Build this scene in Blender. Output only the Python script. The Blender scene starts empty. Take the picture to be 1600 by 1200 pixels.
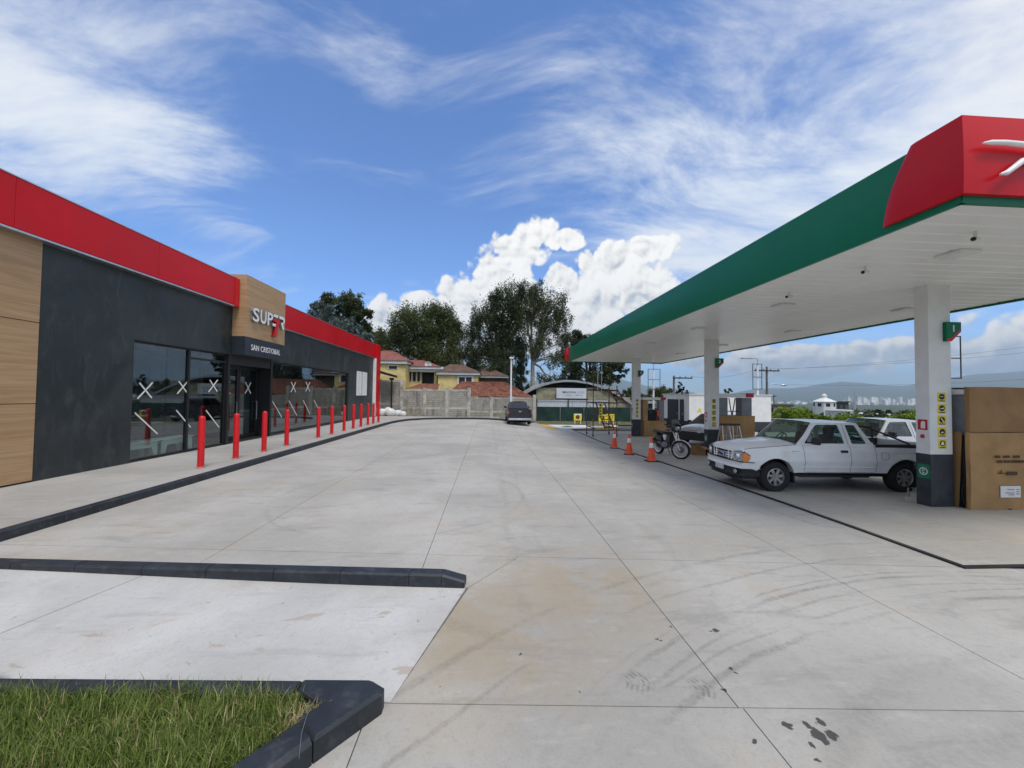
import bpy, bmesh, math, random
import numpy as np
from math import sin, cos, pi, sqrt, radians, atan2, exp
from mathutils import Vector, Matrix

# ------------------------------------------------------------------ camera
SC = bpy.context.scene
COL = SC.collection
YAW, PITCH, ROLL, CAMZ, FPX = 0.061242531, 0.027397872, 0.012, 2.2, 600.0
cam_d = bpy.data.cameras.new('camera'); cam = bpy.data.objects.new('camera', cam_d); COL.objects.link(cam)
cam_d.sensor_width = 36.0; cam_d.lens = FPX / 1600.0 * 36.0
cam_d.clip_start = 0.05; cam_d.clip_end = 80000
CAMR = (Matrix.Rotation(-YAW, 3, 'Z') @ Matrix.Rotation(pi/2 + PITCH, 3, 'X') @ Matrix.Rotation(ROLL, 3, 'Z'))
cam.matrix_world = Matrix.Translation((0, 0, CAMZ)) @ CAMR.to_4x4()
SC.camera = cam
SC.render.resolution_x, SC.render.resolution_y = 1024, 768
SC.view_settings.view_transform = 'Standard'
try: SC.view_settings.look = 'None'
except Exception: pass
SC.view_settings.gamma = 1.0
SC.view_settings.exposure = 0.92

SUN_EL, SUN_AZ = radians(62), radians(158)      # azimuth measured clockwise from +Y
sun_dir = Vector((sin(SUN_AZ)*cos(SUN_EL), cos(SUN_AZ)*cos(SUN_EL), sin(SUN_EL)))

# ------------------------------------------------------------------ node helper
class NT:
    dim = None
    def __init__(s, tree): s.t = tree; s.n = tree.nodes; s.l = tree.links
    def new(s, typ, **kw):
        nd = s.n.new(typ)
        for k, v in kw.items(): setattr(nd, k, v)
        return nd
    def put(s, sock, v):
        if isinstance(v, bpy.types.NodeSocket): s.l.new(v, sock)
        elif v is not None:
            try: sock.default_value = v
            except Exception:
                sock.default_value = (v[0], v[1], v[2], 1) if hasattr(v, '__len__') else (v, v, v)
    def math(s, op, a, b=None, c=None, clamp=False):
        nd = s.new('ShaderNodeMath', operation=op); nd.use_clamp = clamp
        for i, v in enumerate((a, b, c)):
            if v is not None: s.put(nd.inputs[i], v)
        return nd.outputs[0]
    def vmath(s, op, a, b=None, scale=None):
        nd = s.new('ShaderNodeVectorMath', operation=op)
        s.put(nd.inputs[0], a)
        if b is not None: s.put(nd.inputs[1], b)
        if scale is not None: s.put(nd.inputs['Scale'], scale)
        return nd.outputs['Value'] if op in ('DOT_PRODUCT', 'LENGTH', 'DISTANCE') else nd.outputs[0]
    def comb(s, x, y, z):
        nd = s.new('ShaderNodeCombineXYZ')
        for i, v in enumerate((x, y, z)): s.put(nd.inputs[i], v)
        return nd.outputs[0]
    def sep(s, v):
        nd = s.new('ShaderNodeSeparateXYZ'); s.put(nd.inputs[0], v); return nd.outputs
    def noise(s, vec, scale=5, detail=4, rough=.55, dist=0, lac=2.0, dim='3D'):
        nd = s.new('ShaderNodeTexNoise'); nd.noise_dimensions = s.dim or dim
        if vec is not None: s.put(nd.inputs['Vector'], vec)
        nd.inputs['Scale'].default_value = scale; nd.inputs['Detail'].default_value = detail
        nd.inputs['Roughness'].default_value = rough; nd.inputs['Distortion'].default_value = dist
        nd.inputs['Lacunarity'].default_value = lac
        return nd.outputs['Fac']
    def voro(s, vec, scale=5, feature='F1', smooth=None):
        nd = s.new('ShaderNodeTexVoronoi', feature=feature); nd.voronoi_dimensions = s.dim or '3D'
        if vec is not None: s.put(nd.inputs['Vector'], vec)
        nd.inputs['Scale'].default_value = scale
        return nd.outputs['Distance']
    def maprange(s, v, a, b, c=0.0, d=1.0, smooth=True):
        nd = s.new('ShaderNodeMapRange'); nd.interpolation_type = 'SMOOTHSTEP' if smooth else 'LINEAR'
        s.put(nd.inputs[0], v)
        for i, q in enumerate((a, b, c, d)): s.put(nd.inputs[i+1], q)
        return nd.outputs[0]
    def mix(s, f, a, b, blend='MIX'):
        nd = s.new('ShaderNodeMix', data_type='RGBA', blend_type=blend)
        s.put(nd.inputs[0], f); s.put(nd.inputs[6], a if not isinstance(a, tuple) else (*a[:3], 1)); s.put(nd.inputs[7], b if not isinstance(b, tuple) else (*b[:3], 1))
        return nd.outputs[2]
    def mapping(s, vec, loc=(0,0,0), rot=(0,0,0), sc=(1,1,1)):
        nd = s.new('ShaderNodeMapping'); s.put(nd.inputs[0], vec)
        nd.inputs[1].default_value = loc; nd.inputs[2].default_value = rot; nd.inputs[3].default_value = sc
        return nd.outputs[0]

# ------------------------------------------------------------------ world: Nishita sky + thin cirrus + cumulus
W = bpy.data.worlds.new('World'); SC.world = W; W.use_nodes = True
w = NT(W.node_tree); w.n.clear(); w.dim = '2D'
sky = w.new('ShaderNodeTexSky', sky_type='NISHITA')
sky.sun_disc = False; sky.sun_elevation = SUN_EL; sky.sun_rotation = SUN_AZ
sky.altitude = 1500; sky.air_density = 1.0; sky.dust_density = 0.6; sky.ozone_density = 2.5
D = w.new('ShaderNodeTexCoord').outputs['Generated']
dx, dy, dz = w.sep(D)
dzc = w.math('MAXIMUM', dz, 0.0)
inv = w.math('DIVIDE', 1.0, w.math('ADD', dzc, 0.16))
P = w.comb(w.math('MULTIPLY', dx, inv), w.math('MULTIPLY', dy, inv), 0.0)
# cirrus sheets on a high plane, fibres running across it
warp = w.noise(P, 0.8, 2, .45)
Pw = w.vmath('ADD', P, w.comb(w.math('MULTIPLY', warp, .8), w.math('MULTIPLY', warp, -.6), 0.0))
fib = w.noise(w.mapping(Pw, (3.1, 1.2, 0), (0, 0, radians(-38)), (0.8, 1.75, 1)), 1.7, 7, .67, .15)
sheet = w.noise(w.mapping(P, (7.3, 2.1, 0)), .62, 3, .5, .5)
def blob(vec, c, r0, r1):      # soft disc on the cirrus plane
    return w.maprange(w.vmath('DISTANCE', vec, c), r0, r1, 1.0, 0.0)
bias = w.math('ADD', w.math('MULTIPLY', blob(P, (-1.25, 1.0, 0), .1, .85), .40), w.math('MULTIPLY', blob(P, (1.45, 1.15, 0), .2, 1.75), .38))
bias = w.math('SUBTRACT', bias, w.math('MULTIPLY', blob(P, (-.30, 1.75, 0), .15, .95), .22))
px_, py_, pz_ = w.sep(P)
# the veil thickens overhead and towards the sun, which it hides
bias = w.math('ADD', bias, w.maprange(py_, 1.05, -.1, 0.0, .34))
cir = w.math('ADD', w.math('MULTIPLY_ADD', fib, 1.05, w.math('MULTIPLY', sheet, .40)), bias)
cir = w.maprange(cir, .69, 1.30, 0.0, .94)
cir = w.math('MULTIPLY', cir, w.maprange(dz, 0.02, .22, .30, 1.0))
# cumulus: soft ellipses in (azimuth, elevation) roughened by billowy noise
az = w.math('ARCTAN2', dx, dy)
el = w.math('ARCSINE', dz)
Q = w.comb(az, el, 0.0)
def billow(vec):       # rounded heads with sharp creases: summed |noise|
    out = None
    for sc_, am in ((11, .52), (26, .26), (60, .10), (130, .03)):
        q = w.math('MULTIPLY', w.math('ABSOLUTE', w.math('SUBTRACT', w.noise(w.mapping(vec, (sc_*.31, sc_*.17, 0)), sc_, 0, .5), .5)), am*3.2)
        out = q if out is None else w.math('ADD', out, q)
    return out
bl = billow(Q)
bl2 = billow(w.vmath('ADD', Q, (-.006, .011, 0)))
def pxdir(px, py):
    d = CAMR @ Vector(((px-800)/FPX, -(py-600)/FPX, -1)); d.normalize()
    return atan2(d.x, d.y), math.asin(d.z)
dens = None
# (px, py, rx, ry) of the cumulus lobes seen over the trees
LOBES = [(842, 362, 34, 26), (885, 374, 34, 19), (812, 392, 44, 34), (782, 430, 52, 40), (735, 470, 66, 44), (660, 486, 52, 32), (610, 510, 56, 42),
         (990, 394, 58, 24), (1022, 388, 36, 22), (945, 412, 50, 26), (880, 440, 34, 26), (930, 470, 70, 62), (1000, 452, 60, 50), (850, 500, 120, 60), (700, 530, 150, 50),
         (1240, 566, 190, 30), (1560, 560, 130, 42), (1420, 548, 130, 26)]
for (a, b, rx, ry) in LOBES:
    A, E = pxdir(a, b); A2 = pxdir(a+rx, b)[0]; E2 = pxdir(a, b-ry)[1]
    v = w.vmath('MULTIPLY', w.vmath('SUBTRACT', Q, (A, E, 0)), (1/max(.01, A2-A), 1/max(.01, E2-E), 0))
    t = w.math('SUBTRACT', 1.0, w.vmath('LENGTH', v))
    dens = t if dens is None else w.math('SMOOTH_MAX', dens, t, .12)
# a broken bank of cumulus low over the horizon all the way round
band = w.math('SUBTRACT', w.math('MULTIPLY', w.noise(w.mapping(Q, (4.2, 0, 0), (0,0,0), (1, 2.4, 1)), 2.6, 3, .5), 1.5), w.math('MULTIPLY', w.math('ABSOLUTE', w.math('SUBTRACT', el, .10)), 7.5))
dens = w.math('SMOOTH_MAX', dens, w.math('SUBTRACT', band, .62), .1)
cd = w.math('ADD', dens, w.math('MULTIPLY', w.math('SUBTRACT', bl, .36), .78))
calpha = w.maprange(cd, -.05, .18)
relief = w.math('MULTIPLY', w.math('SUBTRACT', bl, bl2), .62)
cs = w.math('ADD', w.math('ADD', .80, relief), w.math('MULTIPLY', w.maprange(el, .06, .22), .20))
cs = w.math('SUBTRACT', cs, w.math('MULTIPLY', w.maprange(cd, .45, 1.1), .10))
cs = w.math('MINIMUM', w.math('MAXIMUM', cs, .66), 1.05)
ccol = w.mix(w.maprange(cs, .66, .95), (.66, .74, .84), (1.0, .985, .95))
CLOUD = 5.1       # radiance of sunlit cloud on the sky texture's own scale
ccol = w.vmath('SCALE', ccol, scale=w.math('MULTIPLY', cs, CLOUD))
skyc = w.vmath('MULTIPLY', sky.outputs[0], (.55, .775, 1.05))
circ = w.vmath('SCALE', w.mix(w.maprange(py_, 1.3, .3), (.90, .95, 1.0), (1.0, .975, .93)), scale=4.8)
c1 = w.mix(cir, skyc, circ)
c2 = w.mix(calpha, c1, ccol)
bg = w.new('ShaderNodeBackground'); w.put(bg.inputs[0], c2); bg.inputs[1].default_value = 0.115
wo = w.new('ShaderNodeOutputWorld'); w.l.new(bg.outputs[0], wo.inputs[0])
try: W.cycles.sampling_method = 'MANUAL'; W.cycles.sample_map_resolution = 1024
except Exception: pass

sun_d = bpy.data.lights.new('sun', 'SUN'); sun = bpy.data.objects.new('sun', sun_d); COL.objects.link(sun)
sun_d.energy = 1.5; sun_d.angle = radians(20); sun_d.color = (1.0, .955, .89)
sun.rotation_euler = (-sun_dir).to_track_quat('-Z', 'Y').to_euler(); sun.location = (-20, -30, 60)

# ------------------------------------------------------------------ pixel -> place
def ray(px, py): return CAMR @ Vector(((px-800)/FPX, -(py-600)/FPX, -1.0))
def AY(px, py, Y): d = ray(px, py); return Vector((0, 0, CAMZ)) + d*(Y/d.y)
def AX(px, py, X): d = ray(px, py); return Vector((0, 0, CAMZ)) + d*(X/d.x)
def sstep(t): t = min(1.0, max(0.0, t)); return t*t*(3-2*t)
def gz(x, y): return -.36*sstep((y-5)/17)*sstep((x+1)/7)
def GG(px, py):
    z = 0.0
    for _ in range(20):
        d = ray(px, py); p = Vector((0, 0, CAMZ)) + d*((z-CAMZ)/d.z); z = gz(p.x, p.y)
    return p

# ------------------------------------------------------------------ mesh builder
RNG = random.Random(7)
class MB:
    def __init__(s): s.v = []; s.f = []; s.m = []
    def add(s, vs, fs, mi=0):
        o = len(s.v); s.v += [tuple(p) for p in vs]
        for f in fs: s.f.append(tuple(i+o for i in f)); s.m.append(mi)
        return s
    def quad(s, a, b, c, d, mi=0): return s.add([a, b, c, d], [(0, 1, 2, 3)], mi)
    def box(s, x0, x1, y0, y1, z0, z1, mi=0, M=None):
        vs = [Vector((x, y, z)) for z in (z0, z1) for y in (y0, y1) for x in (x0, x1)]
        if M is not None: vs = [M @ p for p in vs]
        return s.add(vs, [(0, 2, 3, 1), (4, 5, 7, 6), (0, 1, 5, 4), (2, 6, 7, 3), (0, 4, 6, 2), (1, 3, 7, 5)], mi)
    def cbox(s, x0, x1, y0, y1, z0, z1, b=.01, mi=0, M=None):   # box with chamfered edges
        bm = bmesh.new(); bmesh.ops.create_cube(bm, size=1)
        for v in bm.verts: v.co = Vector(((x0+x1)/2+v.co.x*(x1-x0), (y0+y1)/2+v.co.y*(y1-y0), (z0+z1)/2+v.co.z*(z1-z0)))
        b = min(b, (x1-x0)*.45, (y1-y0)*.45, (z1-z0)*.45)
        bmesh.ops.bevel(bm, geom=list(bm.edges), offset=b, segments=2, profile=.6, affect='EDGES')
        return s.frombm(bm, mi, M)
    def frombm(s, bm, mi=0, M=None):
        bm.verts.index_update()
        s.add([(M @ v.co if M is not None else v.co) for v in bm.verts], [tuple(q.index for q in f.verts) for f in bm.faces], mi); bm.free(); return s
    def prism(s, poly, h0, h1, axis='z', mi=0, M=None):
        n = len(poly)
        def P(a, b, h): return Vector({'z': (a, b, h), 'x': (h, a, b), 'y': (a, h, b)}[axis])
        vs = [P(a, b, h0) for a, b in poly] + [P(a, b, h1) for a, b in poly]
        if M is not None: vs = [M @ p for p in vs]
        return s.add(vs, [tuple(range(n-1, -1, -1)), tuple(range(n, 2*n))] + [(i, (i+1) % n, n+(i+1) % n, n+i) for i in range(n)], mi)
    def cyl(s, p0, p1, r0, r1=None, n=12, mi=0, cap=True):
        return s.tube([p0, p1], [r0, r0 if r1 is None else r1], n, mi, cap)
    def tube(s, path, r, n=8, mi=0, cap=True):
        path = [Vector(p) for p in path]; k = len(path)
        rs = list(r) if hasattr(r, '__len__') else [r]*k
        vs = []; up = None
        for i, p in enumerate(path):
            d = path[min(i+1, k-1)] - path[max(i-1, 0)]
            if d.length < 1e-9: d = Vector((0, 0, 1))
            d.normalize()
            if up is None: up = Vector((0, 0, 1)) if abs(d.z) < .9 else Vector((1, 0, 0))
            a = d.cross(up); a.normalize(); b = a.cross(d); up = b
            vs += [p + (a*cos(2*pi*j/n) + b*sin(2*pi*j/n))*rs[i] for j in range(n)]
        fs = [(i*n+j, i*n+(j+1) % n, (i+1)*n+(j+1) % n, (i+1)*n+j) for i in range(k-1) for j in range(n)]
        if cap: fs += [tuple(range(n-1, -1, -1)), tuple((k-1)*n+j for j in range(n))]
        return s.add(vs, fs, mi)
    def lathe(s, prof, n=24, c=(0, 0, 0), axis='z', mi=0, M=None):
        vs = []
        for (r, h) in prof:
            for j in range(n):
                a = 2*pi*j/n
                p = {'z': (r*cos(a), r*sin(a), h), 'y': (r*cos(a), h, r*sin(a)), 'x': (h, r*cos(a), r*sin(a))}[axis]
                vs.append(Vector(p)+Vector(c))
        if M is not None: vs = [M @ p for p in vs]
        k = len(prof)
        return s.add(vs, [(i*n+j, i*n+(j+1) % n, (i+1)*n+(j+1) % n, (i+1)*n+j) for i in range(k-1) for j in range(n)], mi)
    def grid(s, fn, nu, nv, mi=0):
        vs = [fn(i/nu, j/nv) for i in range(nu+1) for j in range(nv+1)]
        return s.add(vs, [(i*(nv+1)+j, (i+1)*(nv+1)+j, (i+1)*(nv+1)+j+1, i*(nv+1)+j+1) for i in range(nu) for j in range(nv)], mi)
    def ell(s, c, r, n=12, mi=0, k=8):
        c = Vector(c); r = r if hasattr(r, '__len__') else (r, r, r)
        pr = [(max(1e-4, sin(pi*i/k)), -cos(pi*i/k)) for i in range(k+1)]
        vs = [Vector((c.x+q*cos(2*pi*j/n)*r[0], c.y+q*sin(2*pi*j/n)*r[1], c.z+h*r[2])) for q, h in pr for j in range(n)]
        return s.add(vs, [(i*n+j, i*n+(j+1) % n, (i+1)*n+(j+1) % n, (i+1)*n+j) for i in range(k) for j in range(n)], mi)
    def build(s, name, mats, parent=None, smooth=None, org=None, fixn=True):
        me = bpy.data.meshes.new(name)
        o3 = Vector(org) if org is not None else (Vector(parent['_org']) if parent is not None and '_org' in parent else Vector((0, 0, 0)))
        vs = [(p[0]-o3.x, p[1]-o3.y, p[2]-o3.z) for p in s.v] if o3.length > 0 else s.v
        me.from_pydata(vs, [], s.f)
        mats = mats if isinstance(mats, (list, tuple)) else [mats]
        for m in mats: me.materials.append(m)
        if len(mats) > 1: me.polygons.foreach_set('material_index', s.m)
        if fixn:
            bm = bmesh.new(); bm.from_mesh(me); bmesh.ops.recalc_face_normals(bm, faces=bm.faces); bm.to_mesh(me); bm.free()
        if smooth is not None:
            me.polygons.foreach_set('use_smooth', [True]*len(me.polygons))
            if smooth < 180: me.set_sharp_from_angle(angle=radians(smooth))
        me.update()
        ob = bpy.data.objects.new(name, me); COL.objects.link(ob)
        if parent is not None:
            ob.parent = parent
            if '_org' in parent: ob['_org'] = tuple(parent['_org'])
        elif org is not None: ob.location = o3; ob['_org'] = tuple(o3)
        return ob
ORGS = []
def thing(name, label, cat, loc=(0, 0, 0), group=None, local=False, rotz=0):
    o = bpy.data.objects.new(name, None); COL.objects.link(o); o.empty_display_size = .1
    o.location = loc; o.rotation_euler = (0, 0, rotz)
    if not local: o['_org'] = tuple(loc)
    o['label'] = label; o['category'] = cat
    if group: o['group'] = group
    return o
def tag(o, label, cat, group=None, kind=None):
    if label: o['label'] = label
    if cat: o['category'] = cat
    if group: o['group'] = group
    if kind: o['kind'] = kind
    return o
def structure(o): o['kind'] = 'structure'; return o
def copy_tree(o, parent=None):
    c = o.copy(); COL.objects.link(c); c.parent = parent
    for ch in list(o.children):
        copy_tree(ch, c)
    return c
def text_mb(body, size, place, depth=.02, bold=0.0, mi=0, spacing=1.0, shear=0.0, width=None):
    """lettering as mesh; place(u, v, w): u along the line, v up, w out of the face"""
    cu = bpy.data.curves.new('lettering', 'FONT'); cu.body = body; cu.size = size; cu.extrude = depth/2; cu.offset = bold
    cu.space_character = spacing; cu.shear = shear; cu.resolution_u = 3
    ob = bpy.data.objects.new('lettering', cu); COL.objects.link(ob)
    bpy.context.view_layer.update()
    me = bpy.data.meshes.new_from_object(ob.evaluated_get(bpy.context.evaluated_depsgraph_get()))
    mb = MB(); xs = [v.co.x for v in me.vertices]
    k = (width/(max(xs)-min(xs))) if width and xs else 1.0; x0 = min(xs) if width and xs else 0
    mb.add([place((v.co.x-x0)*k, v.co.y, v.co.z+depth/2) for v in me.vertices], [tuple(p.vertices) for p in me.polygons], mi)
    bpy.data.objects.remove(ob); bpy.data.meshes.remove(me); bpy.data.curves.remove(cu)
    return mb

def split_islands(mb):
    n = len(mb.v); par = list(range(n))
    def find(a):
        while par[a] != a: par[a] = par[par[a]]; a = par[a]
        return a
    for f in mb.f:
        for k in f[1:]: par[find(f[0])] = find(k)
    key = {}
    for i, p in enumerate(mb.v): key.setdefault((round(p[0], 4), round(p[1], 4), round(p[2], 4)), []).append(i)
    for g in key.values():
        for k in g[1:]: par[find(g[0])] = find(k)
    out = {}
    for f, m in zip(mb.f, mb.m): out.setdefault(find(f[0]), []).append((f, m))
    res = []
    for fs in out.values():
        q = MB(); idx = {}
        for f, m in fs:
            for k in f:
                if k not in idx: idx[k] = len(q.v); q.v.append(mb.v[k])
            q.f.append(tuple(idx[k] for k in f)); q.m.append(m)
        res.append(q)
    return res

# ------------------------------------------------------------------ materials
MATS = {}
def mat(name, col, rough=.6, metal=0.0, var=.12, vscale=3.0, bump=0.0, bscale=40.0, spec=.5, coat=0.0, dirt=None, emit=None, coords='Object'):
    m = bpy.data.materials.new(name); m.use_nodes = True; t = NT(m.node_tree); MATS[name] = m
    b = t.n['Principled BSDF']
    tc = t.new('ShaderNodeTexCoord').outputs[coords]
    c = (*col, 1)
    if var:
        f = t.noise(tc, vscale, 5, .6)
        dark = tuple(max(0, q*(1-var*1.6)) for q in col); light = tuple(min(1, q*(1+var)) for q in col)
        out = t.mix(t.maprange(f, .28, .72), dark, light)
        if dirt:
            g = t.noise(tc, dirt[1], 6, .65)
            out = t.mix(t.math('MULTIPLY', t.maprange(g, .5, .72), dirt[2]), out, dirt[0])
        t.put(b.inputs['Base Color'], out)
        t.put(b.inputs['Roughness'], t.math('ADD', rough-.06, t.math('MULTIPLY', f, .12), clamp=True))
    else:
        b.inputs['Base Color'].default_value = c; b.inputs['Roughness'].default_value = rough
    b.inputs['Metallic'].default_value = metal
    b.inputs['Specular IOR Level'].default_value = spec
    if coat: b.inputs['Coat Weight'].default_value = coat; b.inputs['Coat Roughness'].default_value = .06
    if bump:
        bp = t.new('ShaderNodeBump'); bp.inputs['Strength'].default_value = bump; bp.inputs['Distance'].default_value = .01
        t.put(bp.inputs['Height'], t.noise(tc, bscale, 5, .6)); t.put(b.inputs['Normal'], bp.outputs[0])
    if emit: b.inputs['Emission Color'].default_value = (*emit[0], 1); b.inputs['Emission Strength'].default_value = emit[1]
    return m
def glass_mat(name, tint, refl=1.0, rough=.01, through=.7):
    m = bpy.data.materials.new(name); m.use_nodes = True; t = NT(m.node_tree); t.n.clear(); MATS[name] = m
    fr = t.new('ShaderNodeFresnel'); t.put(fr.inputs[0], t.math('MULTIPLY_ADD', t.new('ShaderNodeNewGeometry').outputs['Backfacing'], 1/1.5-1.5, 1.5))
    tr = t.new('ShaderNodeBsdfTransparent'); tr.inputs[0].default_value = tuple(q*through for q in tint)+(1,)
    gl = t.new('ShaderNodeBsdfGlossy'); gl.inputs['Roughness'].default_value = rough; gl.inputs['Color'].default_value = (.95, .97, 1, 1)
    mx = t.new('ShaderNodeMixShader')
    t.put(mx.inputs[0], t.math('MULTIPLY_ADD', fr.outputs[0], refl, .05, clamp=True)); t.l.new(tr.outputs[0], mx.inputs[1]); t.l.new(gl.outputs[0], mx.inputs[2])
    o = t.new('ShaderNodeOutputMaterial'); t.l.new(mx.outputs[0], o.inputs[0])
    return m
red_m = mat('red_cladding', (.56, .005, .012), .34, 0, .06, .5, .10, 1.3, .22, 0, ((.40, .02, .03), 1.1, .35))
redp_m = mat('red_paint', (.60, .006, .012), .4, 0, .06, 3)
green_m = mat('green_cladding', (.002, .150, .070), .36, 0, .06, .5, .10, 1.3, .22, 0, ((.012, .12, .07), 1.1, .35))
white_m = mat('white_paint', (.74, .74, .72), .5, 0, .05, 2, .03, 50)
panel_m = mat('ceiling_white', (.80, .80, .785), .30, 0, .04, .6, 0, 20, .5)
dark_m = mat('charcoal_paint', (.030, .035, .042), .6, 0, .25, 5, .2, 60)
black_m = mat('black_metal', (.012, .012, .013), .45, 0, .1, 5)
rubber_m = mat('rubber', (.016, .016, .017), .85, 0, .2, 8, .2, 80)
steel_m = mat('galvanised_steel', (.42, .43, .44), .42, .8, .15, 6)
chrome_m = mat('chrome', (.75, .76, .78), .12, 1.0, .04, 3)
alu_m = mat('aluminium', (.55, .56, .57), .35, .9, .08, 6)
grey_m = mat('grey_plastic', (.20, .21, .225), .5, 0, .1, 4)
yellow_m = mat('yellow_sign', (.74, .60, .03), .45, 0, .06, 6)
orange_m = mat('orange_plastic', (.80, .085, .012), .45, 0, .08, 6)
# ================================================================== GROUND
def concrete(name, base, beige, stains=True, tint=(.40, .33, .23)):
    m = bpy.data.materials.new(name); m.use_nodes = True; t = NT(m.node_tree); b = t.n['Principled BSDF']; t.dim = '2D'
    tc = t.new('ShaderNodeTexCoord').outputs['Object']
    big = t.noise(tc, .45, 5, .6, .2); mid = t.noise(tc, 2.3, 6, .64, .1); fine = t.noise(tc, 60, 4, .7)
    trow = t.noise(t.mapping(tc, (2, 9, 0), (0, 0, .08), (.5, 3.2, 1)), 1.7, 7, .66, .1)
    info = t.new('ShaderNodeObjectInfo').outputs['Random']
    lo = tuple(q*.87 for q in base); hi = tuple(min(1, q*1.10) for q in base)
    c = t.mix(t.maprange(big, .3, .7), lo, hi)
    c = t.mix(t.math('MULTIPLY', t.maprange(mid, .50, .76), .34), c, tuple(q*.74 for q in base))
    c = t.mix(t.math('MULTIPLY', t.maprange(t.noise(tc, .8, 5, .6, .6), .50, .70), beige), c, tint)
    c = t.mix(t.math('MULTIPLY', t.maprange(fine, .52, .78), .5), c, tuple(q*.62 for q in base))
    grit = t.noise(tc, 17, 5, .68, .4)
    c = t.mix(t.math('MULTIPLY', t.maprange(grit, .50, .72), .34), c, tuple(q*.70 for q in base)); c = t.mix(t.math('MULTIPLY', t.maprange(grit, .28, .42, 1, 0), .22), c, hi)
    c = t.mix(t.math('MULTIPLY', t.maprange(fine, .2, .36, 1, 0), .2), c, hi)
    c = t.mix(t.math('MULTIPLY', t.maprange(trow, .56, .74), .34), c, tuple(q*.55 for q in base))
    # small pale trowel marks
    c = t.mix(t.math('MULTIPLY', t.maprange(t.noise(t.mapping(tc, (5, 2, 0), (0, 0, .3), (.7, 2.2, 1)), 3.1, 6, .6), .6, .72), .26), c, (.47, .46, .425))
    c = t.vmath('SCALE', c, scale=t.math('MULTIPLY_ADD', info, .07, .965))
    if not stains and base[0] > .45:
        br = t.maprange(t.noise(t.mapping(tc, (3.3, 1.4, 0), (0, 0, .35), (.8, 1.6, 1)), 2.1, 5, .6, .5), .655, .70)
        c = t.mix(t.math('MULTIPLY', br, .55), c, (.34, .26, .18))
        c = t.mix(t.math('MULTIPLY', t.maprange(t.noise(tc, 9, 4, .6, .5), .70, .75), .6), c, (.26, .20, .15))
    if stains:
        def near(cx, cy, r0, r1): return t.maprange(t.vmath('DISTANCE', tc, (cx, cy, 0)), r0, r1, 1.0, 0.0)
        # earth stain spread by water next to the ramp
        st = t.math('MULTIPLY', t.math('MAXIMUM', near(.1, 3.7, .2, 1.7), near(1.1, 4.5, .2, 1.6)), t.maprange(t.noise(tc, 1.3, 5, .65, .4), .24, .60))
        c = t.mix(t.math('MULTIPLY', st, .52), c, (.33, .245, .135))
        # tyre arcs
        wob = t.vmath('ADD', tc, t.comb(t.math('MULTIPLY', mid, .10), t.math('MULTIPLY', big, .2), 0.0))
        brk = t.math('MULTIPLY', t.maprange(t.noise(tc, .7, 3, .6), .36, .56, .15, 1.0), t.maprange(grit, .35, .6, .5, 1.0))
        marks = None
        for (cx, cy, r, wd, k) in ((5.67, -2.77, 7.31, .035, .42), (5.67, -2.77, 7.42, .02, .34), (5.67, -2.77, 7.12, .025, .30), (6.14, -4.82, 8.85, .04, .36), (6.14, -4.82, 9.02, .02, .28), (6.28, -4.59, 10.18, .05, .28), (6.28, -4.59, 9.72, .03, .30), (10.03, 7.64, 3.72, .05, .34), (10.03, 7.64, 4.3, .05, .26), (-1.73, 8.66, 2.48, .06, .20), (5.0, -1.4, 4.6, .10, .16), (4.2, -3.2, 5.6, .12, .15), (-3.2, -1.0, 5.6, .09, .15)):
            q = t.vmath('DISTANCE', wob, (cx, cy, 0))
            ring = t.maprange(t.math('ABSOLUTE', t.math('SUBTRACT', q, r+.08)), wd*.2, wd*1.2, k, 0.0)
            marks = ring if marks is None else t.math('MAXIMUM', marks, ring)
        c = t.mix(t.math('MULTIPLY', marks, brk), c, (.10, .098, .09))
        # straight tyre lines running down the lane
        for (x0, wd, k) in ((.35, .10, .13), (2.6, .11, .12), (.75, .06, .12)):
            X = t.sep(t.vmath('ADD', tc, t.comb(t.math('MULTIPLY', big, .5), 0.0, 0.0)))[0]
            ln = t.maprange(t.math('ABSOLUTE', t.math('SUBTRACT', X, x0+.25)), wd*.3, wd, 1.0, 0.0)
            c = t.mix(t.math('MULTIPLY', t.math('MULTIPLY', ln, brk), k), c, (.13, .125, .12))
        # chevron tread prints
        for (cx, cy, r) in ((1.18, 2.95, .15), (1.63, 2.86, .14)):
            X, Yc, Z = t.sep(tc)
            wv = t.math('SINE', t.math('MULTIPLY', t.math('ADD', t.math('MULTIPLY', X, 1.0), t.math('MULTIPLY', t.math('ABSOLUTE', t.math('SUBTRACT', Yc, cy)), .5)), 150.0))
            mk = t.math('MULTIPLY', t.math('MULTIPLY', near(cx, cy, r*.45, r), t.maprange(wv, -.8, .7, .25, 1.0)), t.maprange(t.noise(tc, 14, 4, .6), .38, .6))
            c = t.mix(t.math('MULTIPLY', mk, .5), c, (.06, .058, .055))
        # oil splats and drops
        wo_ = t.vmath('ADD', tc, t.vmath('SCALE', t.comb(t.math('SUBTRACT', t.noise(tc, 13, 3, .6), .5), t.math('SUBTRACT', t.noise(t.mapping(tc, (4, 9, 0)), 13, 3, .6), .5), 0.0), scale=.09))
        drop = None
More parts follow.
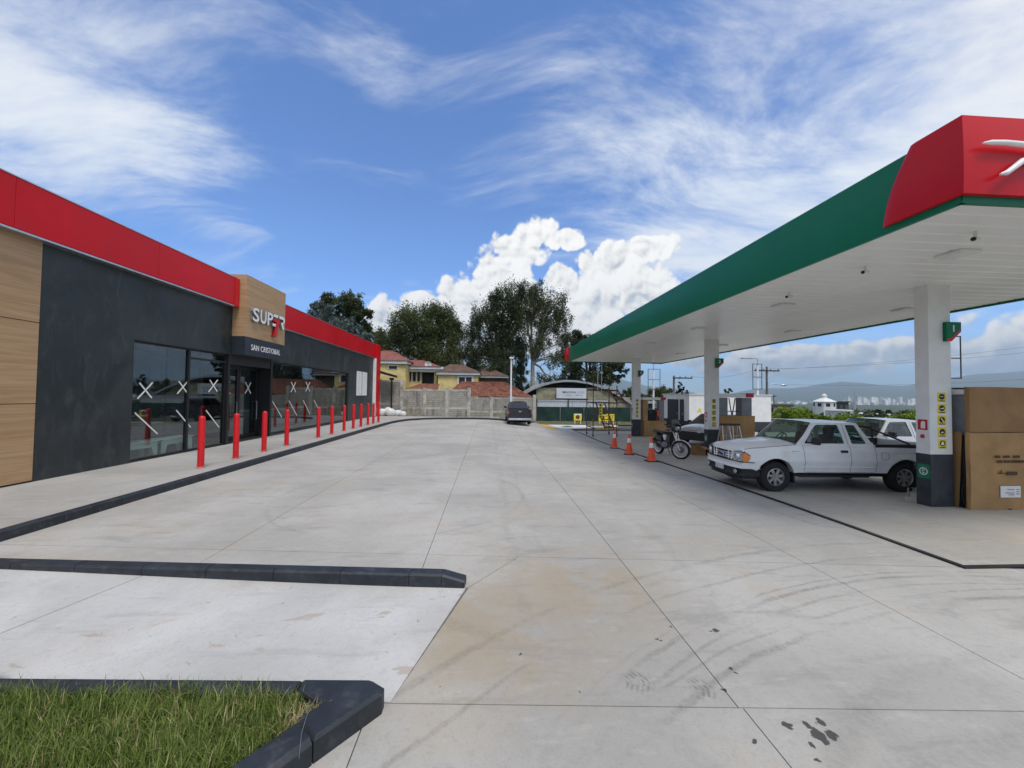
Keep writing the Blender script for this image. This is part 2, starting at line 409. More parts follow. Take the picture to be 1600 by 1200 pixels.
        for (cx, cy, r) in [(2.04, 2.52, 0.035), (2.18, 2.52, 0.03), (2.2, 2.49, 0.02), (2.28, 2.53, 0.035), (2.28, 2.57, 0.018), (2.18, 2.44, 0.045), (2.19, 2.4, 0.025), (2.27, 2.43, 0.04), (2.08, 2.38, 0.02), (2.16, 3.56, 0.03), (2.11, 3.54, 0.018), (2.0, 3.06, 0.022), (2.01, 3.01, 0.012), (1.8, 2.85, 0.022), (1.77, 3.63, 0.014), (1.57, 3.43, 0.012), (0.3, 3.31, 0.014), (1.73, 2.41, 0.02), (2.02, 2.26, 0.02), (0.72, 2.86, 0.01), (1.55, 3.46, 0.012)]:
            q = t.maprange(t.vmath('DISTANCE', wo_, (cx, cy, 0)), r*.8, r*1.15, 1.0, 0.0)
            drop = q if drop is None else t.math('MAXIMUM', drop, q)
        dsp = t.maprange(t.noise(t.mapping(tc, (3, 7, 0)), 16, 2, .6), .80, .82)
        drop = t.math('MAXIMUM', drop, t.math('MULTIPLY', dsp, t.math('MAXIMUM', near(1.7, 2.9, .3, 1.1), near(-.2, 3.4, .3, .8))))
        c = t.mix(t.math('MULTIPLY', drop, .92), c, (.04, .039, .036))
        # grey smudges dragged across the lot
        sm = t.maprange(t.noise(t.mapping(tc, (0, 3, 0), (0, 0, -.1), (.55, 1.9, 1)), 1.25, 6, .68, .25), .57, .72)
        c = t.mix(t.math('MULTIPLY', sm, .34), c, (.20, .20, .195))
    t.put(b.inputs['Base Color'], c)
    t.put(b.inputs['Roughness'], t.maprange(mid, .3, .7, .62, .82))
    b.inputs['Specular IOR Level'].default_value = .4
    bp = t.new('ShaderNodeBump'); bp.inputs['Strength'].default_value = .25; bp.inputs['Distance'].default_value = .006
    t.put(bp.inputs['Height'], t.math('ADD', fine, t.math('MULTIPLY', mid, 2.0))); t.put(b.inputs['Normal'], bp.outputs[0])
    return m
conc_m = concrete('lot_concrete', (.388, .374, .342), .24)
concr_m = concrete('forecourt_concrete', (.385, .365, .325), .32, False)
ramp_m = concrete('ramp_concrete', (.47, .465, .445), .10, False, (.34, .25, .17))
walk_m = concrete('sidewalk_concrete', (.37, .36, .335), .15, False)
joint_m = mat('joint_dirt', (.085, .08, .07), .95, 0, .3, 6)

# far terrain: the station stands on a hill shoulder above a wide valley
def terr(x, y):
    r = sqrt(x*x+y*y)
    z = -.62
    if r > 55: z -= 14*sstep((r-55)/210) + 34*sstep((r-150)/2600) + (0 if r < 260 else 2.2*sin(x*.021+1)*cos(y*.017))
    a = atan2(x, y)
    if r > 9000:
        k = sstep((r-9000)/11000)
        z += k*(620 + 300*sin(a*7.0+.6) + 160*sin(a*17+2) + 90*sin(a*41+1.2) + 300*sstep((a-.75)/.5))
    return z
mb = MB(); rad = [0, 30, 55, 65, 75, 90, 105, 125, 150, 180, 210, 240, 265, 320, 430, 600, 850, 1200, 1700, 2400, 3400, 5000, 7000, 9000, 10500, 12500, 15000, 17500, 20000, 23000]
NA = 220
vs = [(0, 0, terr(0, 0))]; fs = []
for r in rad[1:]:
    for j in range(NA):
        a = 2*pi*j/NA; vs.append((r*sin(a), r*cos(a), terr(r*sin(a), r*cos(a))))
for j in range(NA): fs.append((0, 1+j, 1+(j+1) % NA))
for i in range(len(rad)-2):
    for j in range(NA): o = 1+i*NA; fs.append((o+j, o+NA+j, o+NA+(j+1) % NA, o+(j+1) % NA))
mb.add(vs, fs)
terr_m = bpy.data.materials.new('valley_land'); terr_m.use_nodes = True; t = NT(terr_m.node_tree)
tc = t.new('ShaderNodeTexCoord').outputs['Object']
n1 = t.noise(tc, .012, 8, .65); n2 = t.noise(tc, .15, 6, .6)
c = t.mix(t.maprange(n1, .35, .65), (.022, .040, .015), (.055, .080, .028)); c = t.mix(t.math('MULTIPLY', t.maprange(n2, .5, .7), .5), c, (.10, .085, .05))
t.put(t.n['Principled BSDF'].inputs['Base Color'], c); t.n['Principled BSDF'].inputs['Roughness'].default_value = .95
structure(mb.build('ground', terr_m, smooth=60))

# ---- concrete lot: a base sheet and slabs with open joints
lot = MB()
lot.grid(lambda u, v: (-8+u*35, -8+v*50, gz(-8+u*35, -8+v*50)-.035), 35, 50)
pave = structure(lot.build('pavement', joint_m, smooth=60))
def T1(x): return 5.30-.089*x
def T2(x): return 2.79-.062*x
GAP = .004
def slab(name, quad, nx=4, ny=4, m=conc_m, parent=pave, zf=gz, th=.03, gap=GAP):
    cx = sum(q[0] for q in quad)/4; cy = sum(q[1] for q in quad)/4
    q = []
    for (x, y) in quad:
        dx_, dy_ = cx-x, cy-y; L = sqrt(dx_*dx_+dy_*dy_); q.append((x+(gap if dx_ > 0 else -gap), y+(gap if dy_ > 0 else -gap)))
    def P(u, v):
        x = (q[0][0]*(1-u)+q[1][0]*u)*(1-v)+(q[3][0]*(1-u)+q[2][0]*u)*v
        y = (q[0][1]*(1-u)+q[1][1]*u)*(1-v)+(q[3][1]*(1-u)+q[2][1]*u)*v
        return (x, y, zf(x, y))
    mb = MB(); mb.grid(P, nx, ny)
    # skirt
    rim = [P(i/nx, 0) for i in range(nx+1)] + [P(1, j/ny) for j in range(1, ny+1)] + [P(1-i/nx, 1) for i in range(1, nx+1)] + [P(0, 1-j/ny) for j in range(1, ny)]
    n = len(rim); mb.add(rim+[(a, b, c_-th) for a, b, c_ in rim], [(i, (i+1) % n, n+(i+1) % n, n+i) for i in range(n)])
    return mb.build(name, m, parent, fixn=True)
XS = [-6.95, -3.65, -.80, 1.80, 4.25, 6.22]
YS = [None, 11.2, 17.0, 23.0, 29.0, 34.2]
for i in range(5):
    for k in range(5):
        x0, x1 = XS[i], XS[i+1]
        ya = (T1(x0), T1(x1)) if k == 0 else (YS[k], YS[k])
        slab('concrete_slab', [(x0, ya[0]), (x1, ya[1]), (x1, YS[k+1]), (x0, YS[k+1])], 3, 5)
KB = lambda x: 4.60 - .0887*(x+.24)          # back of the island kerb
for x0, x1 in ((-7.6, -3.65), (-3.65, -.80)):
    slab('concrete_slab', [(x0, KB(x0)-.1), (x1, KB(x1)-.1), (x1, T1(x1)), (x0, T1(x0))], 3, 2)
slab('concrete_slab', [(-.80, KB(-.8)-.1), (-.20, 4.44), (.44, T1(.44)), (-.80, T1(-.8))], 2, 2)
slab('concrete_slab', [(-.67, T2(-.67)), (1.80, T2(1.8)), (1.80, T1(1.8)), (-.20, 4.44)], 3, 3)
slab('concrete_slab', [(-.20, 4.44), (.8, 4.60), (1.795, T1(1.795)), (.44, T1(.44))], 1, 1, zf=lambda x, y: -.002)
XR = [1.80, 4.25, 6.9, 9.6, 12.3, 15, 18.5, 22, 26]
for i in range(8):
    x0, x1 = XR[i], XR[i+1]
    slab('concrete_slab', [(x0, T2(x0)), (x1, T2(x1)), (x1, min(T1(x1), 4.68) if x1 > 6 else T1(x1)), (x0, min(T1(x0), 4.68) if x0 > 6 else T1(x0))], 3, 3)
XN = [-.80, 1.83, 4.28, 6.9, 9.6, 12.3, 15, 18.5, 22, 26]
for i in range(9):
    x0, x1 = XN[i], XN[i+1]
    for (a, b) in ((-2.6, None), (-8, -2.6)):
        slab('concrete_slab', [(x0, a), (x1, a), (x1, T2(x1) if b is None else b), (x0, T2(x0) if b is None else b)], 2, 2)
slab('concrete_slab', [(-2.6, -2.6), (-.80, -2.6), (-.80, T2(-.8)), (-1.0, 2.46)], 2, 2)

# ---- forecourt under the canopy
fc_x = [6.30, 9.4, 12.6, 16.0, 20.0, 26.0]; fc_y = [4.76, 9.6, 15.6, 21.4, 27.2]
fore = MB(); fore.grid(lambda u, v: (6.3+u*19.7, 4.76+v*22.44, gz(6.3+u*19.7, 4.76+v*22.44)-.03), 6, 10); fore = structure(fore.build('forecourt', joint_m))
for i in range(5):
    for k in range(4):
        slab('concrete_slab', [(fc_x[i], fc_y[k]), (fc_x[i+1], fc_y[k]), (fc_x[i+1], fc_y[k+1]), (fc_x[i], fc_y[k+1])], 4, 6, concr_m, fore, lambda x, y: gz(x, y)+.004, gap=.003)
mb = MB()
def drain(pts, w0=.035):
    for a, b in zip(pts, pts[1:]):
        n = 14
        for i in range(n):
            p = [Vector(a).lerp(Vector(b), (i+q)/n) for q in (0, 1)]
            d = (p[1]-p[0]).normalized(); s_ = Vector((-d.y, d.x))
            q = []
            for zz in (.004, .022):
                for pp in p:
                    for sg in (-1, 1): e = pp+s_*sg*w0; q.append((e.x, e.y, gz(e.x, e.y)+zz))
            mb.add(q, [(4, 5, 7, 6), (0, 4, 6, 2), (1, 3, 7, 5), (0, 1, 5, 4), (2, 6, 7, 3)])
drain([(6.26, 26.2), (6.26, 4.72)]); drain([(6.22, 4.72), (26.0, 4.72)])
structure(mb.build('drain_strip', black_m))

# ---- painted markings at the far exit
def gpoly(name, pts, m, dz_=.012, kind=True):
    mb = MB(); mb.add([(x, y, gz(x, y)+dz_) for x, y in pts], [tuple(range(len(pts)))]); o = mb.build(name, m); structure(o); return o
ymark_m = mat('yellow_marking', (.62, .36, .04), .7, 0, .25, 3, 0, 40, .4, 0, ((.4, .38, .34), 5, .6))
gmark_m = mat('green_marking', (.03, .14, .10), .7, 0, .3, 3, 0, 40, .4, 0, ((.4, .39, .36), 4, .7))
wmark_m = mat('white_marking', (.60, .60, .58), .7, 0, .15, 3)
def gp(px, py): p = GG(px, py); return (p.x, p.y)
gpoly('painted_line', [gp(840, 662), gp(848, 662), gp(872, 670.5), gp(861, 671)], ymark_m)
gpoly('painted_patch', [gp(850, 662.4), gp(915, 664), gp(965, 664), gp(965, 668.2), gp(880, 670.6), gp(876, 670.4)], wmark_m)
gpoly('painted_emblem', [gp(868, 665.5), gp(878, 663.6), gp(896, 667.2), gp(884, 667.8)], gmark_m, .02)
gpoly('painted_line', [gp(930, 668.6), gp(964, 666.8), gp(964, 671), gp(930, 671.5)], ymark_m, .02)
verge_m = mat('dry_verge', (.105, .10, .045), .95, 0, .35, 2.5, .5, 30)
mb = MB(); mb.grid(lambda u, v: (4.2+u*16, 32.6+v*4.3, gz(6, 34)+.05+.02*sin(u*40)*sin(v*9)), 30, 6); structure(mb.build('verge', verge_m, smooth=60))

# ---- raised walk in front of the store, curving round at the far end
kp = [(-6.95, -3), (-6.95, 26.5)]
curve = [(-6.93, 28.2), (-6.75, 29.9), (-6.3, 31.4), (-5.5, 32.6), (-4.4, 33.3), (-3.0, 33.6), (-1.0, 33.7), (3.9, 33.6)]
def ktop(x, y): return gz(x, y)+.15
walk = MB()
wl = [(-6.95, y) for y in (-3, 2, 6, 10, 14, 18, 22, 26.5)]+curve
walk_base = structure(MB().box(-10.3, -7.2, -3, 30, .02, .10).build('sidewalk', joint_m))
ys = [-3, 3.2, 6.6, 10.0, 13.4, 16.8, 20.2, 23.6, 27.0]
for a, b in zip(ys, ys[1:]):
    slab('walk_slab', [(-10.02, a), (-7.10, a), (-7.10, b), (-10.02, b)], 1, 1, walk_m, walk_base, lambda x, y: .15, .06, .004)
mb = MB(); poly = [(-12, 27.01), (-7.10, 27.01)]+[(x-.12 if i < 3 else x-.05, y+.10 if i > 2 else y) for i, (x, y) in enumerate(curve)]+[(3.9, 36.4), (-12, 36.4)]
mb.add([(x, y, ktop(x, y)-.001) for x, y in poly], [tuple(range(len(poly)))]); mb.build('walk_slab', walk_m, walk_base)
kerb_m = mat('kerb_paint', (.020, .025, .032), .55, 0, .22, 4, .25, 70, .45, 0, ((.10, .10, .10), 9, .35))
def kerb_stone(parent, a, b, width, z0a, z0b, za, zb, gap=.0035, cham=.02, left=True, endslope=0):
    """one kerb stone from a to b (plan points on its road-side face); body lies to the left of a->b"""
    a, b = Vector(a), Vector(b); d = (b-a); L = d.length; d.normalize(); s_ = Vector((-d.y, d.x))*(1 if left else -1)
    A, B = a+d*gap, b-d*gap
    prof = [(0, 0), (0, 1), (cham, 2), (width-cham, 2), (width, 1), (width, 0)]
    mb = MB(); vs = []
    for P_, z0, z1 in ((A, z0a, za), (B, z0b, zb)):
        for off, lv in prof:
            q = P_+s_*off; vs.append((q.x, q.y, (z0-.05, z1-cham, z1)[lv]))
    n = len(prof)
    mb.add(vs, [tuple(range(n-1, -1, -1)), tuple(range(n, 2*n))]+[(i, (i+1) % n, n+(i+1) % n, n+i) for i in range(n)])
    return mb.build('kerb_stone', kerb_m, parent)
kerb = structure(MB().box(-7.08, -6.97, -3, 26, -.03, .11).build('kerb', joint_m))
path = []
pts = [Vector(p) for p in [(-6.95, -3), (-6.95, 26.5)]+curve]
seg = 1.0
acc = [pts[0]]
for a, b in zip(pts, pts[1:]):
    n = max(1, round((b-a).length/seg))
    for i in range(1, n+1): acc.append(a.lerp(b, i/n))
for a, b in zip(acc, acc[1:]):
    kerb_stone(kerb, a, b, .15, gz(*a), gz(*b), ktop(*a), ktop(*b))

# ---- parking ramp between the two foreground kerbs
def rampz(x, y): return .006+.10*sstep((-.5-x)/7.0)
rbase = MB().add([(-.24, 4.43, -.03), (-9, 5.2, .0), (-9, 3.15, .0), (-.68, 2.80, -.03)], [(0, 1, 2, 3)]).build('ramp', joint_m); structure(rbase)
j1 = (-3.95, 4.80); j0 = (-3.95-.40, 3.16)
slab('ramp_slab', [(-.66, 2.83), (-.22, 4.43), j1, j0], 6, 6, ramp_m, rbase, rampz, .05, .006)
slab('ramp_slab', [j0, j1, (-9, 5.2), (-9, 3.2)], 6, 6, ramp_m, rbase, rampz, .05, .006)
isl = structure(MB().add([(-.4, 4.45, .05), (-7.5, 5.08, .05), (-7.5, 5.2, .05), (-.4, 4.58, .05)], [(0, 1, 2, 3)]).build('kerb', joint_m))
xs_k = [-.24, -.87, -1.66, -2.43, -3.22, -3.98, -4.78, -5.55, -6.35, -7.1, -7.9]
KF = lambda x: 4.42-.0887*(x+.24)
for a, b in zip(xs_k, xs_k[1:]):
    first = a == -.24
    if first:
        kerb_stone(isl, (-.50, KF(-.50)), (b, KF(b)), .17, 0, 0, .15, .15, .003, left=False)
        kerb_stone(isl, (-.24, KF(-.24)), (-.50, KF(-.50)), .17, 0, 0, .085, .15, .002, left=False)
    else: kerb_stone(isl, (a, KF(a)), (b, KF(b)), .17, 0, 0, .15, .15, left=False)

# ---- planted corner: kerb ring and grass
gk = structure(MB().box(-1.05, -.95, 2.6, 2.7, .0, .06).build('kerb', joint_m))
Pk = (-.705, 2.79)
kb = [(-.80, 2.865), (-1.30, 2.89), (-2.10, 2.935), (-2.9, 2.98), (-3.7, 3.025), (-4.5, 3.07)]
def ring_stone(pts, z=.15, ch=.022):
    n = len(pts); c_ = Vector((sum(p[0] for p in pts)/n, sum(p[1] for p in pts)/n))
    ins = []
    for p in pts:
        v = c_-Vector(p); ins.append(Vector(p)+v.normalized()*ch*1.3)
    mb = MB(); mb.add([(p[0], p[1], -.03) for p in pts]+[(p[0], p[1], z-ch) for p in pts]+[(p.x, p.y, z) for p in ins],
        [(i, (i+1) % n, n+(i+1) % n, n+i) for i in range(n)]+[(n+i, n+(i+1) % n, 2*n+(i+1) % n, 2*n+i) for i in range(n)]+[tuple(range(2*n, 3*n))])
    return mb.build('kerb_stone', kerb_m, gk)
fdir = Vector((-.33, -.42)).normalized(); fs_ = Vector((-fdir.y, fdir.x))*-1
front0 = Vector((-.72, 2.76))
# corner stone, then the stones along the front and along the back
ring_stone([(-.80, 2.87), (-.70, 2.80), (-.70, 2.74), tuple(front0+fdir*.46), tuple(front0+fdir*.46+fs_*.22), (-1.06, 2.665), (-1.30, 2.79), (-1.30, 2.892)])
fa = .466
for i in range(6):
    A = front0+fdir*fa; B = front0+fdir*(fa+.36)
    kerb_stone(gk, A, B, .22, 0, 0, .15, .15, .003, .03, left=False); fa += .366
for a, b in zip(kb[1:], kb[2:]):
    d = (Vector(b)-Vector(a)).normalized()*.004
    kerb_stone(gk, a, b, .12, 0, 0, .15, .15, .003, .022, left=True)
soil_m = mat('soil', (.055, .042, .022), .95, 0, .3, 12, .8, 60)
inner0 = front0+fdir*.30+fs_*.21
sp = [(-1.08, 2.65), (-1.32, 2.775), (-2.1, 2.82), (-4.6, 2.96), (-4.6, -1.0), tuple(front0+fdir*4.6+fs_*.22)]
mb = MB(); mb.add([(x, y, .085) for x, y in sp], [tuple(range(len(sp)))]); structure(mb.build('soil_bed', soil_m))
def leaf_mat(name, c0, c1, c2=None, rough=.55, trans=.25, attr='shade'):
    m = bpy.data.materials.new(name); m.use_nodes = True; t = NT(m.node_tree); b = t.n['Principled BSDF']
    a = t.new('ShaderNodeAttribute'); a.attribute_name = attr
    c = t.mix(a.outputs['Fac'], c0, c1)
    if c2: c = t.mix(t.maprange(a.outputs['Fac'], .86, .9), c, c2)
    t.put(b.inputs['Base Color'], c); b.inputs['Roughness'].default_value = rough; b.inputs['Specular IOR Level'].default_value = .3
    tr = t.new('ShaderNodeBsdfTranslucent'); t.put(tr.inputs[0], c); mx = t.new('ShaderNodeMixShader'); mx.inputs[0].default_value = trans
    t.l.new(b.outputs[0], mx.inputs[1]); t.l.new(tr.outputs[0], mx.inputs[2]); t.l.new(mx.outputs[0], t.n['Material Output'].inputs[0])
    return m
def raw_mesh(name, V, Fq, m, shade=None, parent=None, org=None):
    """fast mesh from numpy quads"""
    me = bpy.data.meshes.new(name); nv, nf = len(V), len(Fq); k = Fq.shape[1]
    V = np.asarray(V, dtype=np.float32)
    if org is not None: V = V-np.asarray(org, dtype=np.float32)
    me.vertices.add(nv); me.vertices.foreach_set('co', V.ravel())
    me.loops.add(nf*k); me.loops.foreach_set('vertex_index', Fq.astype(np.int32).ravel())
    me.polygons.add(nf); me.polygons.foreach_set('loop_start', np.arange(0, nf*k, k, dtype=np.int32))
    try: me.polygons.foreach_set('loop_total', np.full(nf, k, dtype=np.int32))
    except Exception: pass
    me.update(calc_edges=True); me.materials.append(m)
    if shade is not None:
        at = me.attributes.new('shade', 'FLOAT', 'POINT'); at.data.foreach_set('value', np.asarray(shade, dtype=np.float32))
    ob = bpy.data.objects.new(name, me); COL.objects.link(ob)
    if parent is not None: ob.parent = parent
    elif org is not None: ob.location = org
    return ob
grass_m = leaf_mat('grass_blades', (.070, .122, .018), (.27, .33, .080), (.50, .42, .22), .5, .35)
def point_in(poly, x, y):
    r = False; n = len(poly); j = n-1
    for i in range(n):
        xi, yi = poly[i]; xj, yj = poly[j]
        if (yi > y) != (yj > y) and x < (xj-xi)*(y-yi)/(yj-yi)+xi: r = not r
        j = i
    return r
rs = np.random.RandomState(3)
bases = []
gp_ = [(-1.06, 2.67), (-1.30, 2.795), (-2.1, 2.835), (-4.6, 2.97), (-4.6, .6), (-2.55, .6)]
fl = front0+fs_*.20
while len(bases) < 36000:
    x = rs.uniform(-4.4, -1.0); y = rs.uniform(.7, 2.97)
    if rs.rand() > (1.0 if y > 1.7 else .45): continue
    side = (Vector((x, y))-fl).dot(fs_)
    if side < .0 or not (y < 2.80+(-1.3-x)*.056 if x < -1.3 else y < 2.66+(x+1.06)*-.5): continue
    bases.append((x, y))
bases = np.array(bases); n = len(bases)
edge = np.exp(-((bases[:, 0]+1.16)**2+(bases[:, 1]-2.64)**2)/.012)     # dry tuft in the corner
clump = .5+.5*np.sin(bases[:, 0]*9+2*np.sin(bases[:, 1]*7))*np.sin(bases[:, 1]*11+1.3*np.sin(bases[:, 0]*5))
hgt = (.060+.085*rs.rand(n)**1.5+.04*clump)*(1-.35*edge); hgt[rs.rand(n) < .01] *= 1.6
ang = rs.uniform(0, 2*pi, n); lean = rs.uniform(.15, 1.75, n); wid = rs.uniform(.0018, .0042, n)
segs = 4; V = np.zeros((n, (segs+1)*2, 3)); 
dirx, diry = np.cos(ang), np.sin(ang)
for s in range(segs+1):
    f = s/segs; up = hgt*(np.sin(f*lean*1.25)/np.maximum(lean*1.25, .05)); out = hgt*((1-np.cos(f*lean*1.25))/np.maximum(lean*1.25, .05))
    for e, sg in ((0, -1), (1, 1)):
        wv = wid*(1-f**1.7)*sg
        V[:, s*2+e, 0] = bases[:, 0]+dirx*out-diry*wv; V[:, s*2+e, 1] = bases[:, 1]+diry*out+dirx*wv; V[:, s*2+e, 2] = .085+up
base_i = (np.arange(n)*(segs+1)*2)[:, None]
F = np.concatenate([base_i+np.array([[2*s, 2*s+1, 2*s+3, 2*s+2]]) for s in range(segs)], axis=0)
sh = np.clip(rs.rand(n)*.75+.12*clump, 0, .84); sh[rs.rand(n) < .07] = .95; sh[rs.rand(n) < edge*.9] = .97
g = raw_mesh('grass', V.reshape(-1, 3), F, grass_m, np.repeat(sh, (segs+1)*2))
tag(g, 'thick green grass filling the planted corner inside the charcoal kerb', 'grass', kind='stuff')
# wire across the kerb and the brown stone at the end of the bed
wp = [GG(497, 1104)+Vector((0, 0, .10)), GG(492, 1130)+Vector((0, 0, .165)), GG(478, 1160)+Vector((0, 0, .16)), GG(470, 1188)+Vector((0, 0, .157)), GG(466, 1230)+Vector((0, 0, .156))]
mb = MB(); mb.tube(wp, .0016, 6); o = mb.build('wire', steel_m, org=tuple(wp[2])); tag(o, 'thin grey wire lying across the charcoal kerb of the grass bed', 'wire')
st = MB()
st.grid(lambda u, v: (-3.62+.15*sin(pi*v)*cos(2*pi*u)*(1+.1*sin(6*u)), 3.0+.075*sin(pi*v)*sin(2*pi*u)*(1+.12*sin(9*u)), .20-.055*cos(pi*v)), 16, 8)
o = st.build('stone', mat('brown_stone', (.06, .03, .025), .8, 0, .3, 20, .6, 40), smooth=180, org=(-3.62, 3.0, .15)); tag(o, 'rounded dark brown stone on the charcoal kerb behind the grass', 'stone')
# ================================================================== STORE
wood_m = bpy.data.materials.new('oak_cladding'); wood_m.use_nodes = True; t = NT(wood_m.node_tree); b = t.n['Principled BSDF']
tc = t.new('ShaderNodeTexCoord').outputs['Object']
g1 = t.noise(t.mapping(tc, (0, 0, 0), (0, 0, 0), (1, .35, 9)), 1.6, 7, .6, .6); g2 = t.noise(t.mapping(tc, (0, 3, 0), (0, 0, 0), (1, .6, 40)), 2.2, 5, .6)
c = t.mix(t.maprange(g1, .3, .7), (.36, .215, .10), (.47, .305, .165)); c = t.mix(t.math('MULTIPLY', t.maprange(g2, .5, .75), .35), c, (.28, .16, .075))
t.put(b.inputs['Base Color'], c); b.inputs['Roughness'].default_value = .5
plaster_m = bpy.data.materials.new('charcoal_plaster'); plaster_m.use_nodes = True; t = NT(plaster_m.node_tree); b = t.n['Principled BSDF']
tc = t.new('ShaderNodeTexCoord').outputs['Object']
g1 = t.noise(tc, .55, 6, .6, .7); g2 = t.noise(t.mapping(tc, sc=(1, 1.6, .5)), 2.2, 7, .68, .8)
c = t.mix(t.maprange(g1, .3, .7), (.013, .018, .020), (.031, .039, .040)); c = t.mix(t.math('MULTIPLY', t.maprange(g2, .47, .76), .50), c, (.078, .092, .086))
t.put(b.inputs['Base Color'], c); t.put(b.inputs['Roughness'], t.maprange(g2, .3, .7, .36, .6))
bp = t.new('ShaderNodeBump'); bp.inputs['Strength'].default_value = .25; bp.inputs['Distance'].default_value = .012; t.put(bp.inputs['Height'], t.math('ADD', g2, t.math('MULTIPLY', t.noise(tc, 14, 5, .6), .5))); t.put(b.inputs['Normal'], bp.outputs[0])
shopglass = glass_mat('shop_glass', (.80, .88, .87), .95, .005, .92)
band_m = mat('dark_band', (.026, .032, .042), .35, 0, .1, 2)
int_m = mat('interior_grey', (.22, .22, .22), .8, 0, .15, 1)
intl_m = mat('interior_pale', (.45, .45, .43), .7, 0, .1, 1)
tape_m = mat('masking_tape', (.72, .72, .68), .8, 0, .08, 12)
benchm = mat('bench_plastic', (.70, .73, .70), .5, 0, .05, 3)
ST = thing('store', 'convenience store with red fascia, oak cladding and charcoal plaster front', 'shop', (-10, 20, .15))
Z0 = .14
XF = -10.0
def wallpart(name, y0, y1, z0, z1, m=plaster_m, x0=-10.25, x1=XF): return MB().box(x0, x1, y0, y1, z0, z1).build(name, m, ST)
wallpart('wall', 9.15, 11.45, Z0, 6.3)
wallpart('wall', 11.452, 18.45, 3.62, 6.3, x1=XF-.002)
wallpart('wall', 18.452, 28.15, 3.60, 6.3)
wallpart('wall', 28.152, 34.0, Z0, 6.3, x1=XF-.002)
wallpart('wall', 18.452, 28.15, Z0, .23)
wallpart('wall', 2.0, 9.148, Z0, 6.3, x0=-10.25, x1=-10.03)
MB().box(-19, -10.26, 2.0, 2.25, Z0, 6.3).build('wall', plaster_m, ST)
MB().box(-19, -10.26, 34.75, 35.0, Z0, 6.3).build('wall', plaster_m, ST)
MB().box(-19.25, -19.0, 2.0, 35.0, Z0, 6.3).build('wall', plaster_m, ST)
MB().box(-19, -10.05, 2.26, 34.7, 6.0, 6.25).build('roof', int_m, ST)
MB().box(-15.0, -10.27, 9.2, 34.0, .10, .16).build('floor', int_m, ST)
MB().box(-15.0, -10.27, 9.2, 34.0, 3.75, 3.85).build('ceiling', int_m, ST)
MB().box(-15.2, -15.0, 9.2, 34.0, .16, 3.75).build('wall', int_m, ST, )
# oak panels, three courses, with shadow gaps
for y0, y1 in ((2.2, 5.65), (5.66, 9.13)):
    for z0, z1 in ((.19, 1.865), (1.88, 3.66), (3.675, 5.46)):
        MB().cbox(-10.03, -9.985, y0, y1, z0, z1, .004).build('oak_panel', wood_m, ST)
# fascia: near one stands proud, far one closer to the wall, each of several cassettes
def fascia(y0, y1, x, z0, z1, n):
    st_ = (y1-y0)/n
    for i in range(n):
        MB().cbox(-10.2, x, y0+i*st_+.002, y0+(i+1)*st_-.002, z0, z1, .012).build('fascia_panel', red_m, ST)
    MB().box(-10.2, x-.02, y0, y1, z0-.045, z0-.001).build('fascia_trim', alu_m, ST)
    MB().box(-10.22, x+.01, y0, y1, z1+.001, z1+.025).build('fascia_cap', alu_m, ST)
fascia(1.5, 15.30, -9.75, 5.50, 6.56, 4)
MB().cbox(-10.2, -9.735, 15.302, 15.50, 5.47, 6.57, .012).build('fascia_panel', redp_m, ST)
fascia(18.46, 33.88, -9.86, 5.27, 6.42, 5)
MB().cbox(-10.2, -9.70, 33.92, 35.10, .15, 6.43, .012).build('red_pillar', red_m, ST)
MB().box(-9.99, -9.72, 33.885, 33.915, .2, 5.2).build('white_strip', white_m, ST)  # white return face of the red pillar
# sign tower
tw = MB(); tw.cbox(-12.0, -9.50, 15.55, 18.43, 4.35, 6.78, .008); TW = tw.build('sign_tower', wood_m, ST)
MB().box(-10.26, -9.505, 15.555, 18.425, 3.63, 4.348).build('sign_band', band_m, TW)
letter_m = mat('white_letter', (.80, .80, .80), .35, 0, .02, 3); side_m = mat('letter_return', (.30, .31, .33), .4, .5, .05, 4)
redd_m = mat('dark_red_return', (.25, .004, .008), .4, 0, .05, 4)
def facade(y, z, x=-9.49): return lambda u, v, w_: (x+w_, y+u, z+v)
def letter(ch, y, z, size, wdt, m=letter_m, depth=.10, bold=.012):
    mb = text_mb(ch, size, facade(y, z), depth, bold, width=wdt)
    # faces white, returns grey
    for i, f in enumerate(mb.f):
        a, b, c_ = (Vector(mb.v[k]) for k in f[:3]); nn_ = (b-a).cross(c_-a); mb.m[i] = 0 if nn_.length > 0 and abs(nn_.normalized().x) > .7 else 1
    return mb.build('letter', [m, side_m], TW)
letter('S', 15.82, 5.03, .76, .42); letter('U', 16.32, 5.04, .76, .42); letter('P', 16.83, 5.05, .76, .40)
def bar(pts, m, d0, d1):
    mb = MB(); mb.prism(pts, d0, d1, 'x'); mb.m = [0, 0]+[1]*len(pts); return mb.build('letter', [m, side_m if m is letter_m else redd_m], TW)
